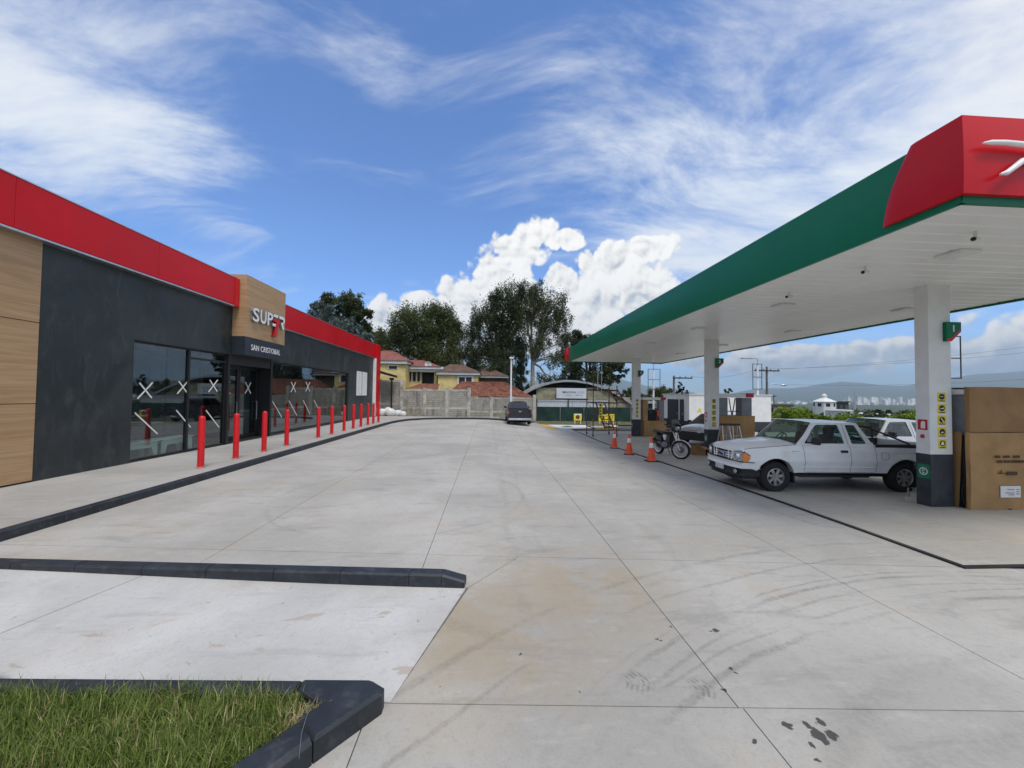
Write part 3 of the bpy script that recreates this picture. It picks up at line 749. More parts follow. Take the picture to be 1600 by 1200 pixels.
# the E is two white strokes with the red seven in between
bar([(17.28, 5.47), (17.61, 5.47), (17.65, 5.59), (17.31, 5.59)], letter_m, -9.49, -9.39)
bar([(17.22, 5.06), (17.51, 5.06), (17.53, 5.18), (17.22, 5.18)], letter_m, -9.49, -9.39)
bar([(17.25, 5.27), (17.49, 5.27), (17.31, 4.62), (17.53, 4.62), (17.75, 5.27), (17.75, 5.40), (17.25, 5.40)], redp_m, -9.49, -9.385)
bar([(17.73, 5.47), (18.05, 5.47), (18.09, 5.42), (18.07, 5.36), (17.87, 5.30), (18.01, 5.05), (18.16, 5.05), (18.05, 5.28), (18.17, 5.36), (18.20, 5.47), (18.16, 5.57), (18.05, 5.60), (17.73, 5.60)], letter_m, -9.49, -9.39)
for q_ in split_islands(text_mb('SAN CRISTOBAL', .33, facade(15.95, 3.86, -9.505), .012, -.001, spacing=1.12, width=2.12)): q_.build('letter', letter_m, TW)
# window 1: three panes in a black frame, transom above
def window(y0, y1, z0, z1, mull, trans=None, xg=-10.12, fr=.05):
    fm = MB()
    fm.box(xg-.05, xg+.05, y0, y1, z0, z0+fr); fm.box(xg-.05, xg+.05, y0, y1, z1-fr, z1)
    fm.box(xg-.05, xg+.05, y0, y0+fr, z0+fr, z1-fr); fm.box(xg-.05, xg+.05, y1-fr, y1, z0+fr, z1-fr)
    wf = fm.build('window', black_m, ST)
    ed = [y0+fr]+list(mull)+[y1-fr]
    for a, b in zip(ed, ed[1:]): MB().box(xg-.006, xg+.006, a+.004, b-.004, z0+fr, (trans or z1-fr)-.004).build('pane', shopglass, wf)
    if trans:
        MB().box(xg-.006, xg+.006, y0+fr, y1-fr, trans+.004, z1-fr).build('pane', shopglass, wf)
    return wf
w1 = window(11.46, 15.40, .17, 3.61, (12.71, 14.11))
MB().box(-10.17, -10.06, 13.53, 13.60, .22, 3.56).build('mullion', black_m, w1)
MB().box(-10.17, -10.06, 13.60, 15.35, 3.28, 3.34).build('mullion', black_m, w1)
w2 = window(18.46, 28.14, .24, 3.59, (19.72, 21.6, 23.85, 26.15))
def strip(a, b, wd, parent, x=-10.11):
    a, b = Vector(a), Vector(b); d = (b-a).normalized(); s_ = Vector((-d.y, d.x))*wd/2
    q = [a-s_, b-s_, b+s_, a+s_]; MB().prism([(p.x, p.y) for p in q], x, x+.004, 'x').build('tape', tape_m, parent)
for (y, z, k) in ((11.98, 2.19, 1.0), (13.37, 2.31, .9), (14.78, 2.39, .95)):
    strip((y-.24*k, z-.24*k), (y+.24*k, z+.24*k), .045, w1); strip((y-.2*k, z+.22*k), (y+.22*k, z-.22*k), .045, w1, -10.105)
for a, b in (((11.67, 1.55), (12.46, .86)), ((13.14, 1.56), (13.77, .95)), ((14.46, 1.50), (15.16, .83))): strip(a, b, .042, w1)
for (y, z) in ((20.6, 2.45), (22.2, 2.5)):
    strip((y-.24, z-.26), (y+.24, z+.26), .05, w2); strip((y-.24, z+.26), (y+.24, z-.26), .05, w2, -10.105)
for y in (18.7, 20.2, 21.7, 23.0): strip((y, 1.75), (y+.85, .95), .045, w2)
# entrance: black reveal, glazed door leaf, side panels
MB().box(-10.9, -10.0, 15.402, 15.52, Z0, 3.615).build('entrance_jamb', black_m, ST)
MB().box(-10.9, -10.0, 18.30, 18.448, Z0, 3.615).build('entrance_jamb', black_m, ST)
MB().box(-10.9, -10.02, 15.53, 18.29, 3.25, 3.615).build('entrance_head', black_m, ST)
def door(y0, y1, name='door'):
    d = MB(); x0, x1 = -10.62, -10.54
    d.box(x0, x1, y0, y0+.10, .18, 3.24); d.box(x0, x1, y1-.10, y1, .18, 3.24); d.box(x0, x1, y0+.10, y1-.10, .18, .34); d.box(x0, x1, y0+.10, y1-.10, 3.12, 3.24)
    D_ = d.build(name, black_m, ST)
    MB().box(-10.585, -10.575, y0+.10, y1-.10, .34, 3.12).build('pane', shopglass, D_)
    h = MB(); h.tube([(-10.53, y1-.16, .95), (-10.48, y1-.16, .95), (-10.48, y1-.16, 1.75), (-10.53, y1-.16, 1.75)], .016, 8); h.build('door_handle', steel_m, D_)
    yc = (y0+y1)/2
    strip((yc-.2, 2.1), (yc+.2, 2.6), .045, D_, -10.57); strip((yc-.2, 2.6), (yc+.2, 2.1), .045, D_, -10.565)
    return D_
door(15.54, 16.90); door(16.92, 18.28)
MB().box(-10.50, -10.02, 15.55, 18.27, .151, .17).build('door_mat', rubber_m, ST)
for y0, y1 in ((29.81, 30.88), (31.13, 32.15)):
    MB().cbox(-10.0, -9.94, y0, y1, 1.98, 3.85, .01).build('poster_panel', white_m, ST)
# things inside behind the glass
def bench(y, lab):
    b = thing('bench', lab, 'bench', (-10.26, y, .16), 'white benches behind the store window', True)
    prof = [(-.62, 0), (-.50, 0), (-.42, .30), (.42, .30), (.50, 0), (.62, 0), (.62, .46), (-.62, .46)]
    MB().prism(prof, -.02, .02, 'x').build('end_frame', benchm, b); MB().prism(prof, -.42, -.38, 'x').build('end_frame', benchm, b)
    MB().cbox(-.46, .06, -.66, .66, .462, .50, .008).build('seat', benchm, b)
bench(12.02, 'white moulded bench behind the first store window pane'); bench(13.42, 'white moulded bench behind the window beside the black mullion')
cn = thing('counter', 'long pale-topped counter inside the store behind the wide window', 'counter', (-12.2, 22, .16)); MB().box(-12.5, -11.9, 18.9, 25.5, .16, 1.2).build('cabinet', int_m, cn); MB().box(-12.55, -11.85, 18.85, 25.55, 1.202, 1.26).build('top', intl_m, cn)
cn = thing('counter', 'dark counter inside the store behind the crossed window tape', 'counter', (-13, 13, .16)); MB().box(-13.4, -12.6, 10.0, 15.0, .16, 1.25).build('cabinet', black_m, cn); MB().box(-13.45, -12.55, 9.95, 15.05, 1.252, 1.31).build('top', intl_m, cn)
# ---- bollards
BOLL = [10.77, 12.19, 13.66, 15.13, 17.85, 19.35, 20.95, 22.35, 23.65, 25.0, 26.15, 27.35]
bo = thing('bollard', 'round red steel bollard standing on the walk before the store', 'bollard', (-7.62, BOLL[0], .15), 'row of red bollards before the store', True)
m_ = MB(); m_.lathe([(.0, 0), (.098, 0), (.098, .012), (.077, .014), (.077, 1.30), (.074, 1.33), (.060, 1.36), (.04, 1.378), (.0, 1.384)], 24); m_.build('post', redp_m, bo, smooth=40)
m_ = MB(); m_.lathe([(.079, .015), (.097, .0151), (.097, .028), (.079, .032)], 24); m_.build('base_ring', walk_m, bo, smooth=40)
BLAB = ['before the charcoal wall short of the first window', 'before the first pane with crossed tape', 'before the black mullion of the first window', 'between the first window and the store doorway', 'before the store doorway under the lettered band']+['%s past the store doorway towards the block wall' % k for k in ('first', 'second', 'third', 'fourth', 'fifth', 'sixth', 'seventh')]
bo['label'] = 'red steel bollard '+BLAB[0]
for y, lb in zip(BOLL[1:], BLAB[1:]): c = copy_tree(bo); c.location = (-7.62, y, .15); c['label'] = 'red steel bollard '+lb
# ---- lean-to frame behind the store
lt = thing('carport', 'black steel lean-to frame at the rear corner of the store', 'carport', (-8.9, 36, .15))
MB().box(-8.96, -8.84, 35.94, 36.06, .12, 3.52).build('post', black_m, lt)
m_ = MB(); m_.prism([(-13.5, 4.95), (-8.45, 3.62), (-8.45, 3.82), (-13.5, 5.2)], 35.2, 36.2, 'y'); m_.build('roof', black_m, lt)
MB().box(-9.1, -8.72, 35.9, 36.1, 3.40, 3.60).build('bracket', black_m, lt)
sack_m = mat('white_sack', (.66, .68, .68), .7, 0, .12, 6, .5, 25)
for i, (x, y, s, h) in enumerate(((-9.5, 35.2, .42, .62), (-8.75, 35.0, .42, .66), (-8.1, 35.1, .36, .52), (-7.6, 34.9, .30, .42), (-9.05, 35.6, .40, .74))):
    m_ = MB(); m_.grid(lambda u, v: (x+s*sin(pi*v)**.7*cos(2*pi*u)*(1+.12*sin(4*pi*u+i)), y+s*.6*sin(pi*v)**.7*sin(2*pi*u), .15+h*.5-h*.5*cos(pi*v)*(1+.1*sin(6*pi*u+i))), 18, 8)
    tag(m_.build('sack', sack_m, smooth=180, org=(x, y, .15)), 'stuffed white sack in the heap beside the carport post', 'sack', 'heap of white sacks')
blk_m = mat('weathered_block', (.27, .25, .20), .9, 0, .25, 3, .4, 30, .3, 0, ((.13, .11, .07), 2, .6))
for (a, b, lab) in ((634, 643, 'upright concrete block leaning before the wall nearer the carport'), (648, 656.5, 'upright concrete block before the wall beside the damp post')):
    p0, p1 = AY(a, 649, 34.9), AY(b, 649, 34.9)
    m_ = MB(); m_.cbox(p0.x, p1.x, 34.9, 35.2, .14, .98, .03); tag(m_.build('concrete_block', blk_m, org=(p0.x, 34.9, .14)), lab, 'block')
# ================================================================== CANOPY
CX0, CX1, CY0, CY1, CZ0, CZ1 = 5.66, 12.62, 4.22, 27.2, 4.60, 5.55
CAN = thing('canopy', 'long flat fuel station canopy with green fascia and red corner', 'canopy', (9.4, 15.6, -.2))
COLY = [7.45, 15.55, 23.86]
# ceiling of narrow lapped strips
n = 78; st = (CY1-.06-CY0-.06)/n
base = None
for i in range(n):
    y = CY0+.06+i*st
    if base is None:
        m_ = MB(); m_.prism([(0.004, .0), (.03, -.018), (st-.03, -.018), (st-.004, 0), (st-.004, .02), (.004, .02)], CX0+.05, CX1-.05, 'x')
        base = m_.build('ceiling_panel', panel_m, CAN, org=(0, 0, 0)); base.location = Vector((0, y, CZ0+.04))-Vector(CAN['_org']); base['_org'] = (0, 0, 0)
    else:
        c = base.copy(); COL.objects.link(c); c.parent = CAN; c.location = Vector((0, y, CZ0+.04+RNG.uniform(-.0015, .0015)))-Vector(CAN['_org'])
MB().box(CX0+.04, CX1-.04, CY0+.04, CY1-.04, CZ0+.09, CZ0+.5).build('roof_deck', grey_m, CAN)
def gfascia(a, b, side):
    m_ = MB(); T = 8
    def P(u, v, o):
        z = CZ0-.03+v*(CZ1-CZ0+.03); bul = .035*sin(pi*v)
        s = a+(b-a)*u
        if side == 'L': return (CX0-bul+o, s, z)
        if side == 'R': return (CX1+bul-o, s, z)
        if side == 'F': return (s, CY0-bul+o, z)
        return (s, CY1+bul-o, z)
    m_.grid(lambda u, v: P(u, v, 0), 1, T); m_.grid(lambda u, v: P(u, v, .05), 1, T)
    for v in (0, 1): m_.add([P(0, v, 0), P(1, v, 0), P(1, v, .05), P(0, v, .05)], [(0, 1, 2, 3)])
    return m_.build('fascia_panel', green_m, CAN, smooth=30)
ed = [CY0, 7.9, 11.7, 15.5, 19.4, 23.2, CY1]
for a, b in zip(ed, ed[1:]): gfascia(a+(.002 if a > CY0 else 0), b-.002, 'L'); gfascia(a, b, 'R')
ed = [CX0, 8.0, 10.3, CX1]
for a, b in zip(ed, ed[1:]): gfascia(a, b, 'F'); gfascia(a, b, 'B')
# red corner cassettes that stand proud of the green
def redcorner(ysign, yc, ybot, ytop, xend, bulge):
    m_ = MB(); T = 14; N = 22
    def P(s, v, o=0):
        z = CZ0+.055+v*(CZ1-CZ0+.0)
        off = .045+bulge*sin(pi*(.12+.80*v))-o
        yb = ybot+(ytop-ybot)*v+ysign*.07*sin(pi*v)
        L1 = abs(yb-yc); L2 = xend-CX0
        if s <= .5:
            k = s/.5; e = min(1, k*7)**.5; return (CX0-off*e-.036*(1-e), yb+(yc-ysign*off-yb)*k, z)
        k = (s-.5)/.5; return (CX0-off+(xend-(CX0-off))*k, yc-ysign*off, z)
    m_.grid(lambda u, v: P(u, v), N*2, T); m_.grid(lambda u, v: P(u, v, .03), N*2, T)
    for v in (0, 1):
        m_.grid(lambda u, q: P(u, v, .12*q), N*2, 1)
    return m_.build('corner_panel', red_m, CAN, smooth=35)
RC = redcorner(1, CY0, 5.12, 4.74, 8.2, .05)
redcorner(-1, CY1, 26.75, 26.85, 8.2, .17)
logo_m = mat('logo_white', (.80, .80, .79), .35, 0, .03, 4)
def stroke(pts, rr):
    path = [AY(a, b, 4.06) for a, b in pts]
    m_ = MB(); m_.tube(path, rr, 12); o = m_.build('logo_stroke', logo_m, RC, smooth=60); return o
stroke([(1536, 223.5), (1548, 222.5), (1570, 223), (1600, 226), (1640, 232), (1680, 242)], [.010, .026, .03, .032, .034, .02])
stroke([(1563, 272), (1573, 270), (1584, 262), (1597, 252), (1620, 246), (1660, 246)], [.012, .03, .032, .036, .04, .02])
# columns
picto_l = mat('pictogram_black', (.012, .012, .012), .5, 0, 0); picto_w = mat('pictogram_white', (.75, .75, .72), .5, 0, 0)
emer = mat('emerald_sign', (.006, .17, .085), .4, 0, .05, 5); signred = mat('sign_red', (.50, .014, .03), .4, 0, .05, 5)
for ci, cy in enumerate(COLY):
    g0 = gz(9.42, cy); x0, x1, y0, y1 = 9.17, 9.67, cy, cy+.27; dz_ = g0
    m_ = MB(); m_.cbox(x0, x1, y0, y1, g0+1.08, CZ0+.035, .012); CO = m_.build('column', white_m, CAN)
    MB().cbox(x0-.006, x1+.006, y0-.006, y1+.006, g0-.02, g0+1.08, .012).build('column_base', dark_m, CO)
    for k, z in enumerate((2.27, 2.03, 1.79, 1.54, 1.30)):
        z += dz_; xc = 9.435; s_ = .092
        m_ = MB(); m_.box(xc-s_, xc+s_, y0-.006, y0-.0005, z-s_*1.05, z+s_*1.05, 0)
        m_.lathe([(0, y0-.0085), (.062, y0-.0085), (.062, y0-.0062)], 20, (xc, 0, z+.012), 'y', 1)
        # white sign inside the disc
        if k == 0: m_.box(xc-.04, xc+.03, y0-.0105, y0-.0086, z+.008, z+.02, 2)
        elif k == 1: m_.box(xc-.035, xc+.04, y0-.0105, y0-.0086, z-.004, z+.014, 2); m_.box(xc+.015, xc+.03, y0-.0105, y0-.0086, z+.0145, z+.03, 2)
        elif k == 2: m_.prism([(xc-.035, z+.05), (xc-.015, z+.055), (xc+.04, z-.03), (xc+.02, z-.04)], y0-.0105, y0-.0086, 'y', 2)
        elif k == 3: m_.box(xc-.03, xc+.03, y0-.0105, y0-.0086, z-.006, z+.012, 2); m_.box(xc-.02, xc-.005, y0-.0105, y0-.0086, z-.024, z-.0065, 2)
        else: m_.prism([(xc-.036, z-.022), (xc+.036, z-.022), (xc+.03, z+.02), (xc, z+.06), (xc-.03, z+.02)], y0-.0105, y0-.0086, 'y', 2)
        m_.box(xc-.065, xc+.065, y0-.0072, y0-.0061, z-.086, z-.066, 1)
        m_.build('pictogram_sign', [yellow_m, picto_l, picto_w], CO)
    # side signs
    yc = cy+.135
    m_ = MB(); m_.box(x0-.006, x0-.0005, yc-.09, yc+.09, 1.58+dz_, 1.80+dz_, 0); m_.prism([(yc-.05, 1.61+dz_), (yc+.03, 1.61+dz_), (yc+.03, 1.73+dz_), (yc+.0, 1.77+dz_), (yc-.05, 1.75+dz_)], x0-.009, x0-.0062, 'x', 1)
    m_.build('extinguisher_sign', [signred, picto_w], CO)
    MB().box(x0-.022, x0-.0005, yc-.03, yc+.03, 1.41+dz_, 1.48+dz_).build('alarm_button', signred, CO)
    m_ = MB(); m_.box(x0-.012, x0-.0065, cy+.012, cy+.235, .57+dz_, .86+dz_, 0)
    m_.lathe([(.062, x0-.0145), (.078, x0-.0145)], 24, (0, yc-.01, .715+dz_), 'x', 1)
    for a in range(5):
        q = 2*pi*a/5; m_.prism([(yc-.01+.05*cos(q)*.3-.012, .715+dz_+.05*sin(q)*.9-.006), (yc-.01+.05*cos(q)*.3+.02, .715+dz_+.05*sin(q)*.9-.006), (yc-.01+.05*cos(q)*.3+.008, .715+dz_+.05*sin(q)*.9+.016)], x0-.0145, x0-.0122, 'x', 1)
    m_.build('emergency_sign', [emer, picto_w], CO)
    # numbered flag
    fz = 3.42+dz_*0
    m_ = MB(); m_.prism([(9.49, fz), (9.60, fz+.0), (9.82, fz+.22), (9.82, fz+.40), (9.49, fz+.40)], y0-.07, y0-.002, 'y', 0)
    m_.prism([(9.49, fz-.004), (9.60, fz-.004), (9.825, fz+.215), (9.78, fz+.235), (9.585, fz+.05), (9.49, fz+.05)], y0-.074, y0-.0705, 'y', 1)
    FL = m_.build('number_flag', [green_m, redp_m], CO)
    text_mb(str(ci+1), .19, lambda u, v, w_: (9.60+u, y0-.0705-w_, fz+.20+v), .004, .004).build('numeral', picto_w, FL)
# recessed lights and small cameras
led_m = mat('diffuser', (.72, .73, .72), .3, 0, .02, 3)
def onceil(px, py, z=CZ0+.022): d = ray(px, py); return Vector((0, 0, CAMZ))+d*((z-CAMZ)/d.z)
LIGHTS = [(1496, 395), (1223, 476), (1413, 483), (1239, 517), (1091, 513), (1015, 536), (1063, 552), (1128, 539), (971, 550)]
LROW = {}
for i, (a, b) in enumerate(sorted(LIGHTS, key=lambda q: onceil(*q).y)):
    p = onceil(a, b); rowk = 'fascia side' if p.x < 9.4 else 'far side'; LROW[rowk] = LROW.get(rowk, 0)+1
    L = thing('canopy_light', 'white light fitting under the canopy, number %s from the red corner along its %s' % (('one', 'two', 'three', 'four', 'five', 'six', 'seven', 'eight', 'nine')[LROW[rowk]-1], rowk), 'light', (p.x, p.y, p.z), 'lights under the canopy', True)
    MB().cbox(-.19, .19, -.19, .19, -.05, -.002, .012).build('housing', white_m, L); MB().box(-.15, .15, -.15, .15, -.056, -.0505).build('diffuser', led_m, L)
for i, (a, b, lab) in enumerate(((1524, 362, 'small bullet camera under the canopy behind the red corner'), (1352, 416, 'small camera under the canopy beside the first column'), (1233, 456, 'small camera under the canopy midway along the green fascia'))):
    p = onceil(a, b); k = 1.0
    L = thing('security_camera', lab, 'camera', tuple(p), None, True)
    m_ = MB(); m_.cyl((0, 0, .0), (0, 0, -.09), .018, .018, 10); m_.build('stem', white_m, L, smooth=40)
    m_ = MB(); m_.cyl((.10, .05, -.09), (-.10, -.05, -.13), .034, .034, 14); m_.build('body', white_m, L, smooth=40)
    m_ = MB(); m_.cyl((-.10, -.05, -.13), (-.108, -.054, -.132), .028, .028, 14); m_.build('lens', black_m, L, smooth=40)

# ================================================================== CARDBOARD-WRAPPED DISPENSERS
def cardm(name, col):
    m = bpy.data.materials.new(name); m.use_nodes = True; t = NT(m.node_tree); b = t.n['Principled BSDF']; tc = t.new('ShaderNodeTexCoord').outputs['Object']
    f = t.noise(tc, 1.7, 6, .62); fl = t.noise(t.mapping(tc, sc=(30, 30, .5)), 3, 3, .5)
    c = t.mix(t.maprange(f, .3, .7), tuple(q*.78 for q in col), tuple(q*1.1 for q in col)); c = t.mix(t.math('MULTIPLY', fl, .12), c, tuple(q*.5 for q in col))
    t.put(b.inputs['Base Color'], c); b.inputs['Roughness'].default_value = .82
    bp = t.new('ShaderNodeBump'); bp.inputs['Strength'].default_value = .35; bp.inputs['Distance'].default_value = .01; t.put(bp.inputs['Height'], t.noise(tc, 7, 5, .6)); t.put(b.inputs['Normal'], bp.outputs[0])
    return m
card_m = cardm('cardboard', (.40, .235, .095)); card2_m = cardm('cardboard_dark', (.30, .17, .07))
print_m = mat('brown_print', (.07, .035, .015), .8, 0, .1, 10)
def wrap(parent, x0, x1, y0, y1, z0, z1, m=card_m, seed=0, name='cardboard_wrap', bul=.02):
    """cardboard sleeve with slightly wavy faces and rounded folds"""
    r = random.Random(seed); ph = [r.uniform(0, 6) for _ in range(4)]
    pts = []
    for (a, b) in (((x0, y0), (x1, y0)), ((x1, y0), (x1, y1)), ((x1, y1), (x0, y1)), ((x0, y1), (x0, y0))):
        for i in range(8): pts.append((a[0]+(b[0]-a[0])*i/8, a[1]+(b[1]-a[1])*i/8))
    n = len(pts); m_ = MB(); NZ = 8; vs = []
    cx, cy = (x0+x1)/2, (y0+y1)/2
    for k in range(NZ+1):
        v = k/NZ; z = z0+(z1-z0)*v
        for i, (x, y) in enumerate(pts):
            s = (i % 8)/8; e = bul*sin(pi*s)*(sin(2.2*pi*v+ph[i//8])+.3)
            f = i//8; nx, ny = ((0, -1), (1, 0), (0, 1), (-1, 0))[f]
            vs.append((x+nx*e+.006*sin(7*v+ph[1]), y+ny*e, z+(.012*sin(5*s+ph[2]) if k == NZ else 0)))
    m_.add(vs, [(k*n+i, k*n+(i+1) % n, (k+1)*n+(i+1) % n, (k+1)*n+i) for k in range(NZ) for i in range(n)]+[tuple(NZ*n+i for i in range(n))])
    return m_.build(name, m, parent, smooth=40)
redcap = mat('dispenser_red', (.42, .012, .022), .35, 0, .06, 3)
def island(cy, lab):
    g0 = gz(10, cy)
    T = thing('pump_island', lab, 'island', (9.0, cy+.6, g0))
    m_ = MB(); prof = [(cy+.29, 0), (cy+.29, .13), (cy+.33, .17), (cy+.95, .17), (cy+.99, .13), (cy+.99, 0)]
    m_.prism([(9.26, g0-.02), (9.28, g0+.05), (9.40, g0+.16), (9.46, g0+.17), (12.4, g0+.17), (12.4, g0-.02)], cy+.29, cy+.60, 'y')
    m_.build('plinth', concr_m, T)
    for yy in (cy+.34, cy+.55):
        h = MB(); h.tube([(9.30, yy, g0+.04), (9.30, yy, g0+.26), (9.42, yy, g0+.26), (9.42, yy, g0+.12)], .017, 8); h.build('guard_hoop', steel_m, T, smooth=40)
    return T
island(COLY[0], 'low concrete pump island with steel hoop guards behind column one')
island(COLY[1], 'low concrete pump island with steel hoop guards behind column two')
island(COLY[2], 'low concrete pump island with steel hoop guards behind column three')
def head(T, x0, x1, cy, z, depth=.5):
    m_ = MB(); m_.cbox(x0, x1-.32, cy, cy+depth, z-.17, z, .02); m_.build('header', white_m, T)
    m_ = MB(); m_.prism([(x1-.318, z-.17), (x1, z-.17), (x1+.04, z+.02), (x1-.20, z+.02)], cy-.01, cy+depth, 'y'); m_.build('header_end', redcap, T)
# near one
c0 = COLY[0]; g0 = gz(10.5, c0)
T = thing('fuel_dispenser', 'fuel dispenser wrapped in two tall cardboard sleeves beside column one', 'fuel pump', (10.9, c0, g0))
MB().cbox(9.80, 11.9, c0-.14, c0+.60, g0+.10, g0+2.32, .03).build('body', grey_m, T)
MB().cbox(9.77, 11.93, c0-.135, c0+.64, g0+2.322, g0+2.45, .05).build('header', white_m, T)
MB().box(9.78, 11.94, c0-.13, c0+.66, g0+2.452, g0+2.475).build('header_edge', band_m, T)
wp1 = wrap(T, 9.73, 12.0, c0-.245, c0-.165, g0+.004, g0+1.56, card_m, 1, bul=.010)
wrap(T, 9.75, 12.0, c0-.235, c0-.155, g0+1.575, g0+2.48, card2_m, 2, bul=.010)
m_ = MB(); fl_ = [(c0-.02, g0+.01), (c0+.45, g0+.01), (c0+.45, g0+1.58), (c0-.10, g0+1.56)]
m_.prism(fl_, 9.745, 9.757, 'x'); m_.build('cardboard_flap', card2_m, T)
m_ = MB(); m_.tube([(9.77, c0-.13, g0+1.4), (9.765, c0-.11, g0+1.0), (9.77, c0-.12, g0+.55), (9.765, c0-.06, g0+.34), (9.77, c0-.12, g0+.05)], .018, 8); m_.build('hose', rubber_m, T, smooth=60)
MB().box(9.78, 9.798, c0-.15, c0+.05, g0+.03, g0+1.5).build('slit_shade', black_m, T)  # black sheet puts the shade of the slit beside the flap into colour
yf = c0-.27
def cprint(px0, px1, py0, py1, m, d=.0):
    a, b = AY(px0, py1, yf), AY(px1, py0, yf); MB().box(a.x, b.x, yf+.003+d, yf+.006+d, a.z, b.z).build('print', m, wp1)
r = random.Random(5)
for (y0, xs) in ((711.5, (1555.5, 1568.5, 1584)), (719, (1558.5, 1569, 1581.5, 1591))):
    for i, x in enumerate(xs):
        for k in range(5 if i else 4): cprint(x+2.15*k, x+2.15*k+1.5, y0+r.uniform(0, .5), y0+4.2, print_m)
cprint(1574, 1590, 737, 742.5, print_m); cprint(1560, 1570.5, 738.8, 740.4, print_m); cprint(1564.3, 1565.8, 734.5, 738.6, print_m)
cprint(1564, 1595, 759.5, 777.5, white_m)
for (a, b, z) in ((1574, 1585, 764.5), (1571, 1585, 769.5), (1576, 1585, 772.5), (1588.5, 1593, 764), (1588.5, 1592.5, 767.5), (1588.5, 1593, 771)): cprint(a, b, z, z+1.3, grey_m, -.004)
cprint(1576, 1582, 795, 796.8, print_m)
# second
c1 = COLY[1]; g1 = gz(10.5, c1)
T = thing('fuel_dispenser', 'fuel dispenser boxed in cardboard to half height beside column two', 'fuel pump', (10.4, c1, g1))
wrap(T, 9.70, 11.22, c1+.0, c1+.70, g1+.004, g1+1.66, card_m, 4, bul=.012)
for a, b in ((9.72, 10.12), (10.72, 11.18)): MB().cbox(a, b, c1+.12, c1+.52, g1+1.66, g1+2.42, .02).build('cabinet_post', grey_m, T)
for s_ in (-1, 1):
    m_ = MB(); m_.tube([(10.42, c1+.3, g1+1.62), (10.42+s_*.14, c1+.3, g1+2.40)], .022, 8); m_.build('hose_mast', black_m, T, smooth=60)
m_ = MB(); m_.tube([(10.16, c1+.3, g1+1.84), (10.70, c1+.3, g1+1.84)], .018, 8); m_.build('cross_bar', black_m, T)
head(T, 9.68, 11.20, c1+.06, g1+2.60)
# third
c2 = COLY[2]; g2 = gz(10.5, c2)
T = thing('fuel_dispenser', 'fuel dispenser with low cardboard skirt and hanging hoses beside column three', 'fuel pump', (10.4, c2, g2))
wrap(T, 9.86, 11.30, c2-.1, c2+.62, g2+.004, g2+1.0, card_m, 6, bul=.012)
wrap(T, 9.80, 10.10, c2-.06, c2+.5, g2+1.001, g2+2.30, card_m, 7, 'cardboard_sleeve', .006)
MB().cbox(10.9, 11.24, c2+.08, c2+.48, g2+1.0, g2+2.32, .02).build('cabinet_post', grey_m, T)
MB().cbox(10.14, 10.88, c2+.08, c2+.48, g2+1.0, g2+1.72, .02).build('cabinet', black_m, T)  # solid black box stands in for the darkness inside the dispenser
for i, x in enumerate((10.30, 10.52, 10.74)):
    m_ = MB(); m_.tube([(x, c2+.06, g2+1.65), (x+.02, c2-.02, g2+1.4), (x-.05, c2-.04, g2+1.1), (x+.03, c2+.0, g2+1.02)], .022, 8); m_.build('hose', rubber_m if i != 2 else orange_m, T, smooth=60)
m_ = MB(); m_.cbox(10.26, 10.36, c2+.02, c2+.079, g2+1.35, g2+1.62, .01); m_.build('nozzle', mat('nozzle_green', (.02, .12, .05), .4), T)
m_ = MB(); m_.cbox(10.76, 10.86, c2+.02, c2+.079, g2+1.30, g2+1.64, .01); m_.build('nozzle', orange_m, T)
head(T, 9.80, 11.30, c2+.04, g2+2.48)
# step ladders before the second dispenser
def stepladder(x, y, lab):
    g = gz(x, y); T = thing('stepladder', lab, 'ladder', (x, y, g), 'aluminium step ladders', True)
    for sx in (-1, 1):
        for sy in (-1, 1):
            m_ = MB(); m_.tube([(sx*.22, sy*.34, 0), (sx*.13, sy*.05, 1.30)], .022, 6); m_.build('leg', alu_m, T)
    for k in (.3, .58, .86): MB().box(-.20+.07*k, .20-.07*k, -.35+.27*k, -.27+.27*k, k, k+.03).build('step', alu_m, T)
    MB().cbox(-.17, .17, -.11, .11, 1.28, 1.36, .03).build('top_cap', mat('cap_%d' % int(x*100), (.05, .018, .018), .5), T)
stepladder(9.52, 14.95, 'aluminium step ladder with dark cap set nearer to column two'); stepladder(9.98, 15.0, 'aluminium step ladder with dark cap set before the half-boxed dispenser')
# loose carton by column two
g = gz(8.9, 15.6); T = thing('carton', 'torn open brown carton on the ground beside column two', 'box', (8.85, 15.75, g))
wrap(T, 8.62, 9.08, 15.55, 15.95, g+.005, g+.36, card2_m, 9, 'carton_wall', .01)
m_ = MB(); m_.add([(8.60, 15.54, g+.36), (8.86, 15.54, g+.37), (8.80, 15.40, g+.52), (8.52, 15.42, g+.50)], [(0, 1, 2, 3)]); m_.build('flap', card_m, T)
m_ = MB(); m_.add([(8.88, 15.54, g+.36), (9.08, 15.55, g+.36), (9.16, 15.40, g+.30), (8.92, 15.38, g+.27)], [(0, 1, 2, 3)]); m_.build('flap', card_m, T)
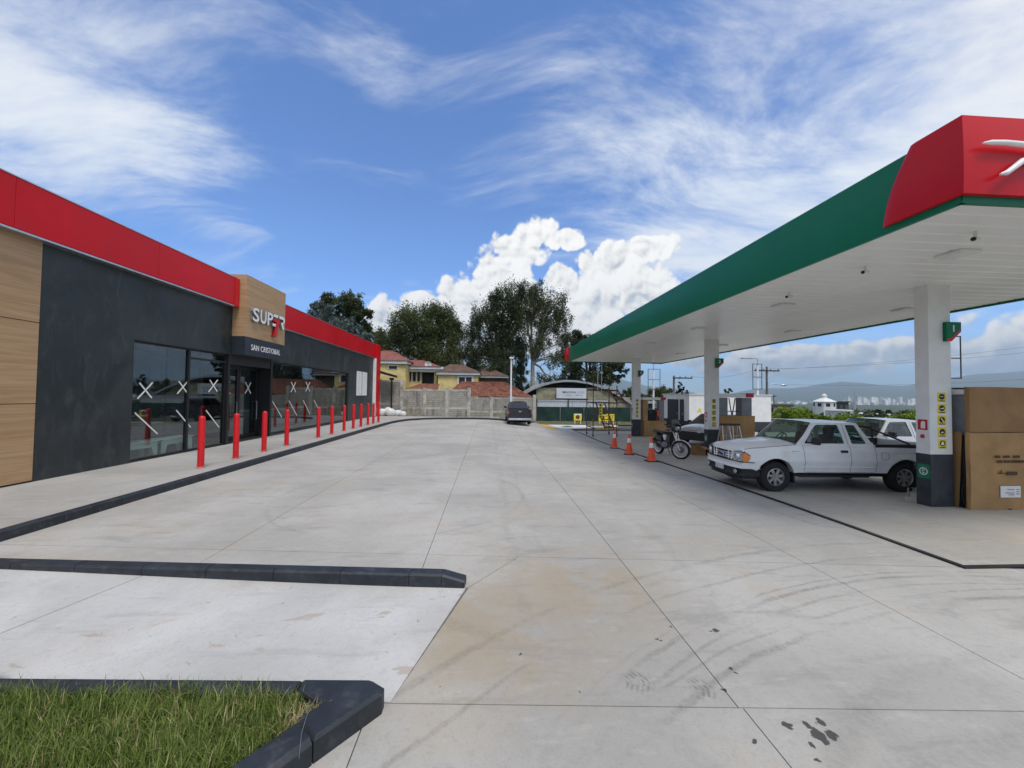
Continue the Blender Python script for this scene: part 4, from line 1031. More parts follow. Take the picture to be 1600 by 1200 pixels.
# ---- traffic cones
conew = mat('reflective_white', (.78, .78, .76), .4, 0, .06, 8)
co = thing('traffic_cone', 'orange traffic cone with one white collar beside the drain strip', 'cone', (6.0, 13.8, gz(6, 13.8)), 'orange cones along the drain strip', True)
m_ = MB(); m_.cbox(-.20, .20, -.20, .20, .0, .035, .012); m_.build('base', rubber_m, co)
def cr(z): return .155-(.155-.032)*(z-.035)/(.86-.035)
m_ = MB(); m_.lathe([(cr(.036)+.01, .036), (cr(.06), .06), (cr(.50), .50)], 28); m_.lathe([(cr(.68), .68), (cr(.86), .86), (.02, .868), (.0, .868)], 28); m_.build('cone', orange_m, co, smooth=50)
m_ = MB(); m_.lathe([(cr(.50)-.001, .499), (cr(.505)+.002, .505), (cr(.675)+.002, .675), (cr(.68)-.001, .681)], 28); m_.build('collar', conew, co, smooth=50)
co['label'] = 'orange and white traffic cone on the drain strip beside the motorcycle'
for (x, y, lb) in ((5.93, 15.85, 'orange and white traffic cone standing between the other two cones'), (6.06, 18.1, 'orange and white traffic cone on the drain strip closest to the scaffold')): c = copy_tree(co); c.location = (x, y, gz(x, y)); c.rotation_euler = (0, 0, x); c['label'] = lb
# ================================================================== SCAFFOLD
rust_m = mat('scaffold_steel', (.13, .085, .06), .6, .5, .4, 9, .2, 40, .5, 0, ((.30, .30, .29), 7, .5))
rl_m = mat('scaffold_red', (.20, .075, .045), .6, .2, .4, 9)
SX0, SX1, SYa, SYb, sg = 6.52, 8.02, 23.55, 25.1, -.36
SCF = thing('scaffold', 'rusty steel scaffold tower with inclined ladders under the canopy end', 'scaffold', (7.3, 24.3, sg))
def tube_part(name, pts, r=.032, m=rust_m): q = MB(); q.tube(pts, r, 8); return q.build(name, m, SCF, smooth=60)
for x in (SX0, SX1):
    for y in (SYa, SYb):
        tube_part('standard', [(x, y, sg+.14), (x, y, sg+4.55 if x == SX0 else sg+3.2)])
        q = MB(); q.lathe([(0, -.03), (.075, -.03), (.085, 0), (.075, .03), (0, .03)], 16, (x, y, sg+.085), 'x'); q.build('caster', rubber_m, SCF)
        tube_part('caster_stem', [(x, y, sg+.08), (x, y, sg+.16)], .03, steel_m)
for x in (SX0+.28, SX0+.52):
    tube_part('standard', [(x, SYa, sg+2.25), (x, SYa, sg+4.5)], .026, alu_m)
for z in (.55, 2.1, 2.9):
    for y in (SYa, SYb): tube_part('ledger', [(SX0, y, sg+z), (SX1, y, sg+z)])
    for x in (SX0, SX1): tube_part('ledger', [(x, SYa, sg+z), (x, SYb, sg+z)])
tube_part('ledger', [(SX0, SYa, sg+4.4), (SX0+.52, SYa, sg+4.5)])
for a, b in (((SX0, SYb, sg+.6), (SX1, SYb, sg+2.05)), ((SX0, SYb, sg+2.05), (SX1, SYb, sg+.6))): tube_part('brace', [a, b], .014)
MB().box(SX0+.03, SX1-.5, SYa+.05, SYb-.05, sg+2.93, sg+2.98).build('platform', mat('plank_wood', (.20, .12, .07), .8, 0, .3, 6), SCF)
def ladder(a, b, wdt, nr, m=rl_m):
    a, b = Vector(a), Vector(b)
    o = Vector((wdt, 0, 0))
    tube_part('ladder_rail', [a, b], .045, m); tube_part('ladder_rail', [a+o, b+o], .045, m)
    for i in range(nr): p = a.lerp(b, (i+.5)/nr); tube_part('ladder_rung', [p, p+o], .026, m)
ladder((SX0+.75, SYa-.05, sg+.5), (SX0+.15, SYa-.05, sg+2.1), .55, 7)
ladder((SX0+1.55, SYa-.05, sg+2.05), (SX0+1.0, SYa-.05, sg+2.95), .5, 5)
MB().box(SX0+.36, SX0+.56, SYa-.10, SYa-.09, sg+1.15, sg+2.1).build('banner_strip', yellow_m, SCF)
for k in range(5): MB().prism([(SX0+.42+.05*cos(a), sg+1.25+k*.18+.05*sin(a)) for a in [2*pi*j/8 for j in range(8)]], SYa-.106, SYa-.1005, 'y').build('banner_mark', picto_l, SCF)
# yellow safety boards standing on the verge
def yboard(px0, px1, py0, py1, Y, lab, bare=False):
    a, b = AY(px0, py1, Y), AY(px1, py0, Y); g = gz(8, 34)+.05
    T = thing('safety_board', lab, 'sign', ((a.x+b.x)/2, Y, g))
    MB().cbox(a.x, b.x, Y, Y+.03, a.z, b.z, .006).build('board', yellow_m, T)
    MB().box(a.x+.04, b.x-.04, Y-.004, Y-.0005, b.z-.10, b.z-.02).build('band', picto_w, T)
    x = (a.x+b.x)/2 if not bare else a.x+.3; z = (a.z+b.z)/2; rr = (b.z-a.z)*.30
    m_ = MB(); m_.lathe([(0, Y-.006), (rr, Y-.006), (rr, Y-.001)], 20, (x, 0, z), 'y'); m_.build('disc', picto_l, T)
    m_ = MB(); m_.lathe([(0, Y-.009), (rr*.45, Y-.009), (rr*.45, Y-.0062)], 16, (x, 0, z), 'y'); m_.build('symbol', signred, T)
    for xx in (a.x+.08, b.x-.12): MB().box(xx, xx+.05, Y+.005, Y+.03, g-.03, a.z-.001).build('leg', picto_w, T)
yboard(896.5, 909, 646.5, 657, 33.2, 'square yellow safety board with black disc before the green sheeting')
yboard(935.5, 948, 648, 658, 33.2, 'yellow safety board with black disc tucked behind the scaffold ladder')
T = thing('safety_board', 'wider yellow safety board with black cross strokes beside the scaffold', 'sign', (12.1, 33.3, gz(8, 34)+.05))
a, b = AY(947.5, 657.5, 33.35), AY(960, 647, 33.35)
MB().cbox(a.x, b.x, 33.35, 33.38, a.z, b.z, .006).build('board', yellow_m, T)
for k in (.25, .5, .75): MB().prism([(a.x+(b.x-a.x)*k-.10, a.z+.08), (a.x+(b.x-a.x)*k-.06, a.z+.08), (a.x+(b.x-a.x)*k+.10, b.z-.08), (a.x+(b.x-a.x)*k+.06, b.z-.08)], 33.345, 33.349, 'y').build('stroke', picto_l, T)
for xx in (a.x+.08, b.x-.12): MB().box(xx, xx+.05, 33.355, 33.378, gz(8, 34)+.02, a.z-.001).build('leg', picto_w, T)
# ================================================================== VEHICLES  (local: nose at x=0, tail at x=L, y across, z up)
def interp(tab, x):
    if x <= tab[0][0]: return tab[0][1]
    for (a, b), (c, d) in zip(tab, tab[1:]):
        if x <= c:
            k = (x-a)/(c-a); k = k*k*(3-2*k)*.5+k*.5; return b+(d-b)*k
    return tab[-1][1]
carglass = glass_mat('car_glass', (.55, .72, .66), 1.0, .01, .85)
darkglass = glass_mat('dark_car_glass', (.12, .15, .16), 1.1, .01, .35)
lampglass = mat('lamp_lens', (.40, .42, .44), .10, .55, .35, 22, .5, 30, .6, .6)
amber_m = mat('amber_lens', (.80, .22, .012), .2, 0, .1, 9, 0, 40, .6, .5)
redlens_m = mat('red_lens', (.35, .008, .012), .2, 0, .1, 9, 0, 40, .6, .5)
plate_m = mat('number_plate', (.55, .57, .58), .45, 0, .15, 18, 0, 40, .5, 0, ((.08, .1, .2), 26, .7))
seat_m = mat('seat_cloth', (.05, .05, .052), .9, 0, .15, 9)
grid_m = mat('black_plastic', (.014, .014, .015), .55, 0, .1, 9, .15, 60)
rim_m = mat('wheel_rim', (.42, .41, .39), .38, .7, .15, 9)
def make_wheel(parent, x, y, r, wd, side, rimr, spokes=7, rm=None):
    w_ = MB(); h = wd/2
    w_.lathe([(rimr, -h*.82), (r*.80, -h), (r*.93, -h*.96), (r*.985, -h*.72), (r, -h*.4), (r, h*.4), (r*.985, h*.72), (r*.93, h*.96), (r*.80, h), (rimr, h*.82), (rimr*.97, h*.3), (rimr*.97, -h*.3), (rimr, -h*.82)], 36, (x, y, r), 'y')
    wh = w_.build('wheel', rubber_m, parent, smooth=40)
    rb = MB(); o = y+side*h
    rb.lathe([(rimr*1.02, -side*h*.0+o-y-side*.012), (rimr*.95, o-y-side*.004), (rimr*.90, o-y-side*.03), (rimr*.88, -side*h*.6)], 36, (x, y, r), 'y')
    for i in range(spokes):
        a = 2*pi*i/spokes+.2; M = Matrix.Translation((x, o-side*.05, r)) @ Matrix.Rotation(-a, 4, 'Y')
        rb.prism([(rimr*.15, -rimr*.13), (rimr*.93, -rimr*.17), (rimr*.93, rimr*.17), (rimr*.15, rimr*.13)], -.012*1, .022, 'y', 0, M @ Matrix.Diagonal((1, side, 1, 1)))
    rb.lathe([(0, side*.03), (rimr*.16, side*.03), (rimr*.22, side*.012), (rimr*.24, -side*.01)], 20, (x, o-side*.05, r), 'y')
    rb.build('rim', rm or rim_m, wh, smooth=40)
    db = MB(); db.lathe([(0, 0), (rimr*.86, 0)], 24, (x, y+side*h*.25, r), 'y'); db.build('brake_disc', black_m, wh)
    return wh
def holed(outer, holes):
    """2-D polygon with holes, triangulated -> (verts, faces)"""
    bm = bmesh.new(); es = []
    for loop in [outer]+holes:
        vs = [bm.verts.new((p[0], p[1], 0)) for p in loop]
        for i in range(len(vs)): es.append(bm.edges.new((vs[i], vs[(i+1) % len(vs)])))
    bmesh.ops.triangle_fill(bm, use_beauty=True, use_dissolve=False, edges=es, normal=(0, 0, 1))
    bm.verts.index_update(); V = [(v.co.x, v.co.y) for v in bm.verts]; F = [tuple(v.index for v in f.verts) for f in bm.faces]; bm.free(); return V, F
def roundpoly(pts, r, n=4):
    out = []; k = len(pts)
    for i in range(k):
        p = Vector(pts[i]); a = Vector(pts[i-1])-p; b = Vector(pts[(i+1) % k])-p
        ra = min(r, a.length*.45, b.length*.45); A = p+a.normalized()*ra; B = p+b.normalized()*ra
        for j in range(n+1):
            t_ = j/n; q = A*(1-t_)**2+p*2*t_*(1-t_)+B*t_*t_; out.append((q.x, q.y))
    return out
def vehicle(T, S):
    L, paint = S['L'], S['paint']
    W_, xf, xr, R = S['W']/2, S['xf'], S['xr'], S['R']
    arch = S.get('arch', R+.075); sill = S['sill']; gl = S.get('glass', carglass)
    plan = S['plan']; top = S['top']                    # half-width by x, shoulder height by x
    x0, x1 = S['x0'], S['x1']
    def zl(x):
        z = interp(sill, x) if isinstance(sill, list) else sill
        for xc in (xf, xr):
            d = abs(x-xc)
            if d < arch: z = max(z, R+sqrt(arch*arch-d*d)*S.get('archh', 1.0))
        return z
    def yw(x, z):
        hw = interp(plan, x); zt = interp(top, x)
        k = (z-.45)/max(.1, zt-.45)
        y = hw - .075*max(0, .42-k)**1.2*1.7 - .095*max(0, k-.50)**1.5*2.0
        for xc in (xf, xr):
            d = sqrt((x-xc)**2+(z-R)**2)-arch
            if d > -.02: y += S.get('flare', .03)*exp(-(max(0, d)/.085)**2)
        for (zc, wd_, a_) in S.get('creases', []): y += a_*exp(-((z-zc)/wd_)**2)
        return y
    # stations: dense near arches
    xs = set([x0, x1]); n = int((x1-x0)/.07)
    for i in range(n+1): xs.add(round(x0+(x1-x0)*i/n, 4))
    for xc in (xf, xr):
        for j in range(25): xs.add(round(xc-arch*cos(pi*j/24), 4))
    xs = sorted(x for x in xs if x0 <= x <= x1); NV = 14
    body = MB()
    for s in (-1, 1):
        vs = []
        for x in xs:
            a, b = zl(x), interp(top, x)
            for j in range(NV+1): z = a+(b-a)*j/NV; vs.append((x, s*yw(x, z), z))
        fs = [(i*(NV+1)+j, (i+1)*(NV+1)+j, (i+1)*(NV+1)+j+1, i*(NV+1)+j+1) for i in range(len(xs)-1) for j in range(NV)]
        body.add(vs, fs)
        # inward lips along the bottom and arches
        vs = []
        for x in xs: z = zl(x); y = yw(x, z); vs += [(x, s*y, z), (x, s*(y-.16), z+.004)]
        body.add(vs, [(2*i, 2*i+1, 2*i+3, 2*i+2) for i in range(len(xs)-1)])
        # shoulder roll-over
        vs = []
        for x in xs: z = interp(top, x); y = yw(x, z); vs += [(x, s*y, z), (x, s*(y-.018), z+.014), (x, s*(y-.05), z+.016)]
        body.add(vs, [(3*i+j, 3*i+j+1, 3*i+j+4, 3*i+j+3) for i in range(len(xs)-1) for j in range(2)])
    BD = body.build('body', paint, T, smooth=32)
    # dark wheel wells and floor
    u = MB(); u.box(x0+.25, x1-.12, -W_+.17, W_-.17, .36, .60)
    for xc in (xf, xr):
        for s in (-1, 1):
            q = []
            for j in range(13):
                a = pi*j/12; q.append((xc-(arch+.01)*cos(a), R+(arch+.01)*sin(a)))
            vs = [(a, s*(W_-.06), b) for a, b in q]+[(a, s*(W_-.42), b) for a, b in q]
            u.add(vs, [(i, i+1, 14+i-1+1-1, 13+i) if False else (i, i+1, 13+i+1, 13+i) for i in range(12)])
            u.add([(a, s*(W_-.40), b) for a, b in q], [tuple(range(13))])
    u.build('underbody', grid_m, T)
    # hood
    hx0, hx1 = S['hood']; hb = S.get('hood_crown', .07)
    def hoodP(uu, vv):
        x = hx0+(hx1-hx0)*uu; v = vv*2-1; e = yw(x, interp(top, x))-.045
        z = interp(top, x)+.017+hb*(1-abs(v)**2.4)*min(1, .25+uu*1.6)
        xx = x-(S.get('nose_bow', .10)*(1-v*v) if uu < .999 else .12*(1-v*v))
        for c_ in S.get('hood_lines', []): z += .008*exp(-((abs(v)-c_)/.05)**2)
        if uu < .12: z -= .03*(1-uu/.12)**2
        return (xx, e*v, z)
    h = MB(); h.grid(hoodP, 16, 24); h.build('hood', paint, T, smooth=50)
    # greenhouse
    zb, zr = S['zb'], S['zr']; yb, yr = S['yb'], S['yr']
    def gy(z): k = (z-zb)/(zr-zb); return yb+(yr-yb)*(k**1.15 if k > 0 else k)
    A0, A1, C1, C0 = S['A0'], S['A1'], S['C1'], S['C0']   # x of windscreen foot, roof front, roof rear, rear foot
    outer = [(A0, zb)]+[(A0+(A1-A0)*i/6+.02*sin(pi*i/6), zb+(zr-.03-zb)*i/6) for i in range(1, 7)]+[(C1, zr-.03), (C0, zb)]
    holes = [roundpoly(p, .035) for p in S['windows']]
    V, F = holed(outer, holes)
    for s in (-1, 1):
        fr = MB()
        fr.add([(a, s*gy(b), b) for a, b in V], F); fr.add([(a, s*(gy(b)-.035), b) for a, b in V], F)
        for lp in holes+[outer]:
            n = len(lp); fr.add([(a, s*gy(b), b) for a, b in lp]+[(a, s*(gy(b)-.035), b) for a, b in lp], [(i, (i+1) % n, n+(i+1) % n, n+i) for i in range(n)])
        fr.build('cab_side', paint, T, smooth=35)
    for p in holes:
        for s in (-1, 1):
            g_ = MB(); g_.add([(a, s*(gy(b)-.018), b) for a, b in p], [tuple(range(len(p)))]); g_.build('side_window', gl, T)
    rf = MB()
    def roofP(uu, vv):
        x = A1-.02+(C1+.02-A1)*uu; v = vv*2-1
        ez = .045*(1-abs(v)**3.0)*(sin(pi*min(1, .12+uu*.9))**.4)
        return (x-(.06*(1-v*v))*(1-uu)+.04*(1-v*v)*uu, v*(yr+.0), zr-.032+ez)
    rf.grid(roofP, 12, 16); rf.build('roof', paint, T, smooth=60)
    def screen(xa, xb_, bow, name, inset=.0, z0=None, z1=None, mats=None):
        z0 = z0 or zb+.0; z1 = z1 or zr-.035
        g_ = MB()
        def P_(uu, vv):
            z = z0+(z1-z0)*uu; v = vv*2-1; kz = (z-zb)/(zr-.03-zb)
            return (xa+(xb_-xa)*kz+bow*(1-v*v), v*(gy(z)-inset), z)
        g_.grid(P_, 6, 14); return g_.build(name, mats or gl, T, smooth=60)
    screen(A0, A1, -.12, 'windscreen', .03, zb+.01)
    if S.get('pickup'):
        rb = MB(); rb.box(C0-.03, C0, -yb+.01, yb-.01, zb-.5, zb+.06)
        rb.build('cab_back', paint, T)
        screen(C0-.01, C1, .0, 'rear_window', .05, zb+.065)
    else: screen(C0, C1, .08, 'rear_window', .05, zb+.04)
    # interior
    it = MB(); it.box(A0+.25, C0-.1, -yb+.10, yb-.10, .55, .62); it.prism([(A0-.05, zb-.22), (A0-.05, zb-.02), (A0+.25, zb+.03), (A0+.34, zb-.08), (A0+.34, zb-.4)], -yb+.06, yb-.06, 'y'); it.build('dashboard', grid_m, T)
    for sx in S['seats']:
        for s in (-1, 1):
            se = MB(); y = s*yb*.47
            se.cbox(sx-.25, sx+.27, y-.24, y+.24, .60, .82, .06); se.cbox(sx+.20, sx+.36, y-.23, y+.23, .80, zb+.22, .06, 0, Matrix.Translation((sx+.28, 0, .8)) @ Matrix.Rotation(radians(10), 4, 'Y') @ Matrix.Translation((-sx-.28, 0, -.8)))
            se.cbox(sx+.33, sx+.43, y-.13, y+.13, zb+.20, zb+.40, .04); se.build('seat', seat_m, T, smooth=50)
    sw = MB(); cx, cz = A0+.48, zb+.02; M = Matrix.Translation((cx, yb*.47*S.get('drv', 1), cz)) @ Matrix.Rotation(radians(-62), 4, 'Y')
    ringp = [M @ Vector((.18*cos(2*pi*i/24), .18*sin(2*pi*i/24), 0)) for i in range(25)]; sw.tube(ringp, .014, 6)
    sw.tube([M @ Vector((-.17, 0, 0)), M @ Vector((.17, 0, 0))], .014, 6); sw.tube([M @ Vector((0, 0, 0)), M @ Vector((0, 0, -.25))], .02, 6); sw.build('steering_wheel', grid_m, T)
    # mirrors
    for s in (-1, 1):
        mr = MB(); mx, mz = S.get('mirror', (A0+.36, zb+.10)); y = s*(gy(mz)+.02)
        mr.tube([(mx, s*(gy(mz-.04)-.01), mz-.05), (mx, s*(gy(mz)+.12), mz-.02)], .02, 8)
        mr.cbox(mx-.05, mx+.04, min(y+s*.06, y+s*.27), max(y+s*.06, y+s*.27), mz-.08, mz+.09, .03); mr.build('wing_mirror', S.get('mirror_m', grid_m), T, smooth=50)
    for xc in (xf, xr):
        for s in (-1, 1): make_wheel(T, xc, s*(W_-.115), R, S.get('tw', .235), s, S['rim'], S.get('spokes', 7), S.get('rim_mat'))
    # panel gaps and handles on both sides
    for pts in S.get('seams', []):
        for s in (-1, 1):
            q = MB(); pp = []
            for (a, b), (c, d) in zip(pts, pts[1:]):
                for i in range(9): pp.append((a+(c-a)*i/8, b+(d-b)*i/8))
            q.tube([(a, s*((yw(a, b) if b <= zb+.005 else gy(b))+.0), b) for a, b in pp], .0045, 4); q.build('panel_gap', black_m, BD)
    for (a, b) in S.get('handles', []):
        for s in (-1, 1):
            q = MB(); y = yw(a, b); q.cbox(a-.085, a+.085, min(s*(y-.004), s*(y+.028)), max(s*(y-.004), s*(y+.028)), b-.028, b+.028, .012); q.build('door_handle', S.get('handle_m', grid_m), T)
    return BD, yw, gy, zl
def lampbox(T, name, pts, xa, xb, m, s):
    """lamp on the front corner: pts in (y, z), wrapping from xa (inner) to xb (outer)"""
    ys = [p[0] for p in pts]; a, b = min(ys), max(ys); q = MB(); n = len(pts)
    def X(y): k = (y-a)/(b-a); return xa+(xb-xa)*k**1.4
    q.add([(X(p[0]), s*p[0], p[1]) for p in pts]+[(X(p[0])+.08, s*p[0], p[1]) for p in pts], [tuple(range(n)), tuple(range(2*n-1, n-1, -1))]+[(i, (i+1) % n, n+(i+1) % n, n+i) for i in range(n)])
    return q.build(name, m, T, smooth=40)
wpaint = mat('white_car_paint', (.78, .785, .775), .32, 0, .03, 2, 0, 40, .5, .5, ((.40, .37, .31), 1.6, .22))
def pickup_common(T, S):
    L = S['L']; W_ = S['W']/2; bx0 = S['C0']+.03; bx1 = L-.10; zt = S['bed']
    b = MB()
    b.box(bx0, bx1, -W_+.12, W_-.12, .62, .70)
    for s in (-1, 1): b.box(bx0, bx1, min(s*(W_-.055), s*(W_-.12)), max(s*(W_-.055), s*(W_-.12)), .70, zt+.028)
    b.box(bx0, bx0+.05, -W_+.12, W_-.12, .70, zt+.02); b.build('bed_liner', S.get('bed_m', grid_m), T)
    g_ = MB(); g_.cbox(bx1-.03, bx1+.05, -W_+.10, W_-.10, .60, zt+.026, .02); TG = g_.build('tailgate', S['paint'], T)
    hd = MB(); hd.cbox(bx1+.052, bx1+.075, -.11, .11, zt-.16, zt-.09, .015); hd.build('tailgate_handle', S.get('gate_handle', grid_m), TG)
    for s in (-1, 1):
        q = MB(); q.cbox(bx1-.05, bx1+.055, min(s*(W_-.10), s*(W_-.005)), max(s*(W_-.10), s*(W_-.005)), zt-.34, zt-.03, .015); q.build('tail_light', redlens_m, T)
        q = MB(); q.cbox(bx1+.02, bx1+.058, min(s*(W_-.085), s*(W_-.02)), max(s*(W_-.085), s*(W_-.02)), zt-.26, zt-.18, .01); q.build('reverse_light', lampglass, T)
    q = MB(); q.cbox(bx1-.02, bx1+.16, -W_+.04, W_-.04, .42, .58, .03); q.build('rear_bumper', S.get('bumper_m', chrome_m), T)
    q = MB(); q.cbox(bx1+.10, bx1+.172, -.17, .17, .44, .56, .008); q.build('number_plate', plate_m, T)
# ---- the white extended-cab pickup
PX = dict(L=5.12, W=1.76, xf=.86, xr=4.03, R=.365, x0=.16, x1=5.02, sill=[(.16, .60), (.45, .50), (.8, .47), (4.4, .47), (5.0, .55)], paint=wpaint,
    plan=[(.16, .74), (.32, .82), (.62, .865), (1.2, .875), (3.6, .88), (4.7, .875), (5.02, .865)], top=[(.16, .965), (.4, 1.015), (.9, 1.065), (1.45, 1.115), (1.9, 1.125), (3.3, 1.125), (3.36, 1.125), (5.02, 1.13)],
    hood=(.15, 1.50), hood_crown=.075, hood_lines=[.42], nose_bow=.10, zb=1.13, zr=1.69, yb=.80, yr=.625, A0=1.42, A1=1.93, C1=3.05, C0=3.33, pickup=True,
    windows=[[(1.62, 1.165), (1.88, 1.48), (2.01, 1.605), (2.57, 1.615), (2.63, 1.165)], [(2.80, 1.165), (2.745, 1.61), (2.99, 1.605), (3.17, 1.165)]],
    seats=[2.2], rim=.205, spokes=7, tw=.24, seams=[[(1.58, .50), (1.57, 1.12)], [(2.70, .50), (2.72, 1.12)], [(3.335, .50), (3.335, 1.12)], [(2.70, 1.13), (2.675, 1.62)], [(1.6, .485), (3.3, .485)]],
    handles=[(2.55, .985)], creases=[(.735, .022, .012), (.97, .04, .008)], flare=.035, archh=.98, bed=1.13, arch=.455)
T = thing('pickup_truck', 'white extended-cab pickup truck parked under the canopy facing the lot', 'pickup truck', (6.05, 9.72, gz(7.5, 9.5)), None, True, radians(-2.0))
BD, yw, gy, zl = vehicle(T, PX); pickup_common(T, dict(PX, gate_handle=grid_m))
q = MB()   # front end behind grille and lamps
q.box(.20, .34, -.72, .72, .55, .95); q.build('nose_panel', grid_m, T)
q = MB(); q.grid(lambda u, v: (.13-.085*(1-(2*v-1)**2)+.16*abs(2*v-1)**5, (2*v-1)*.755, .93+.05*u), 2, 20); q.build('nose_strip', wpaint, T, smooth=60)
GR = MB()      # chrome grille frame
def gx(y): return .055+.07*abs(y/.5)**2
fo = [(-.47, .90), (-.40, .655), (.40, .655), (.47, .90), (.40, .96), (-.40, .96)]; fi = [(-.40, .885), (-.35, .70), (.35, .70), (.40, .885), (.36, .915), (-.36, .915)]
n = 6
GR.add([(gx(a), a, b) for a, b in fo]+[(gx(a)-.025, a*.96, b*.99+.008) for a, b in fo]+[(gx(a)-.012, a, b) for a, b in fi]+[(gx(a)+.06, a, b) for a, b in fi],
    [(i, (i+1) % n, n+(i+1) % n, n+i) for i in range(n)]+[(n+i, n+(i+1) % n, 2*n+(i+1) % n, 2*n+i) for i in range(n)]+[(2*n+i, 2*n+(i+1) % n, 3*n+(i+1) % n, 3*n+i) for i in range(n)])
GRO = GR.build('grille', chrome_m, T, smooth=30)
MB().add([(gx(a)+.05, a, b) for a, b in fi], [tuple(range(6))]).build('grille_mesh', black_m, GRO)
for z in (.745, .80, .855):
    q = MB(); q.grid(lambda u, v: (gx((2*v-1)*.38)+.004+.02*u, (2*v-1)*.375, z-.016+.032*(1-abs(2*u-1))), 2, 12); q.build('grille_bar', chrome_m if z == .80 else alu_m, GRO, smooth=60)
for y in (-.27, .27): q = MB(); q.box(gx(y)-.004, gx(y)+.03, y-.02, y+.02, .70, .91); q.build('grille_bar', chrome_m, GRO)
blue_m = mat('emblem_blue', (.006, .012, .04), .3, 0, 0)
q = MB(); q.ell((gx(0)-.006, 0, .80), (.014, .115, .045), 20); q.build('emblem', chrome_m, GRO, smooth=60)
q = MB(); q.ell((gx(0)-.016, 0, .80), (.010, .095, .035), 20); q.build('emblem_centre', blue_m, GRO, smooth=60)
for s in (-1, 1):
    lampbox(T, 'headlight', [(.485, .70), (.49, .915), (.60, .935), (.735, .928), (.735, .707)], .065, .125, lampglass, s)
    lampbox(T, 'turn_signal', [(.745, .712), (.745, .915), (.78, .90), (.80, .86), (.80, .72)], .135, .21, amber_m, s)
bp_ = MB()
def bump(z0, z1, xo, m, name, yh=.86, nose=.14):
    q = MB()
    def P_(u, v):
        y = (2*v-1)*yh; k = abs(2*v-1); x = xo+nose*(k**3.2)+(.34*max(0, k-.90)/.10 if k > .90 else 0)
        return (x+(.012*cos(pi*(u-.5)*2)), y if k < .98 else y, z0+(z1-z0)*u)
    q.grid(P_, 5, 40)
    q.grid(lambda u, v: (P_(1, v)[0]+.12*u, P_(1, v)[1]*(1-.02*u), z1), 1, 40); q.grid(lambda u, v: (P_(0, v)[0]+.12*u, P_(0, v)[1]*(1-.02*u), z0), 1, 40)
    return q.build(name, m, T, smooth=40)
bump(.545, .685, .0, wpaint, 'front_bumper'); bump(.36, .543, .02, grid_m, 'bumper_valance', .83, .13); bump(.28, .358, .07, grid_m, 'air_dam', .75, .12)
for s in (-1, 1):
    q = MB(); q.lathe([(0, -.02), (.05, -.018), (.055, 0)], 18, (.045, s*.60, .45), 'x'); q.build('fog_lamp', lampglass, T)
q = MB(); q.cbox(-.012, .012, -.18, .18, .42, .55, .004); q.build('number_plate', plate_m, T)
def frontx(y): k = abs(y)/.86; return .05+.10*k**3.2+(.30*max(0, k-.90)/.10)
q = MB(); q.tube([(frontx(y)-.01, y, .695) for y in [-.84+.07*i for i in range(25)]], .009, 6); q.build('bumper_gap', black_m, T)
for s in (-1, 1):
    q = MB(); q.tube([(.085, s*.478, .70), (.08, s*.482, .925), (.11, s*.60, .945), (.145, s*.74, .938), (.21, s*.80, .912), (.27, s*.835, .86)], .007, 6); q.build('lamp_gap', black_m, T)
    q = MB(); q.tube([(x, s*(yw(x, interp(PX['top'], x))-.028), interp(PX['top'], x)+.019) for x in [.22+.1*i for i in range(13)]], .006, 5); q.build('hood_gap', black_m, T)
    q = MB(); q.lathe([(0, -.03), (.075, -.012), (.085, .02)], 20, (.085, s*.60, .815), 'x'); q.build('lamp_reflector', chrome_m, T, smooth=60)
for s in (-1, 1):
    q = MB(); q.tube([(x, s*(yw(x, .60)+.004), .60) for x in [1.42+.1*i for i in range(20)]], .012, 6); q.build('side_moulding', wpaint, T, smooth=60)
q = MB(); q.tube([(3.42, -.70, 1.12), (3.42, -.66, 1.56), (3.42, .66, 1.56), (3.42, .70, 1.12)], .026, 8); q.tube([(3.42, -.68, 1.52), (4.30, -.74, 1.16)], .022, 8); q.tube([(3.42, .68, 1.52), (4.30, .74, 1.16)], .022, 8); q.tube([(3.42, -.68, 1.34), (3.42, .68, 1.34)], .02, 8); q.build('bed_rack', black_m, T, smooth=60)
for s in (-1, 1):
    q = MB(); y = yw(1.38, .99); q.box(1.28, 1.46, min(s*(y-.002), s*(y+.006)), max(s*(y-.002), s*(y+.006)), .96, .99); q.build('side_badge', alu_m, T)
    q = MB(); y = yw(3.55, .90); pp = roundpoly([(3.46, .80), (3.46, .96), (3.64, .96), (3.64, .80)], .03); q.tube([(a, s*(yw(a, b)+.001), b) for a, b in pp+pp[:1]], .003, 4); q.build('fuel_flap', black_m, T)
q = MB(); q.tube([(1.45, -.78, .40), (1.5, -.80, .38), (3.2, -.80, .38)], .03, 8); q.tube([(1.45, .78, .40), (3.2, .80, .38)], .03, 8); q.build('chassis_rail', black_m, T)
q = MB(); q.tube([(A0, 0, 0) for A0 in ()] or [(1.28, -.4, 1.155), (1.44, -.05, 1.175)], .008, 6); q.tube([(1.28, .3, 1.165), (1.46, .6, 1.16)], .008, 6); q.build('wiper', black_m, T)
for s in (-1, 1):      # mud flaps behind the front wheels, step ends
    q = MB(); q.box(1.30, 1.33, min(s*.62, s*.86), max(s*.62, s*.86), .22, .47); q.build('mud_flap', rubber_m, T)

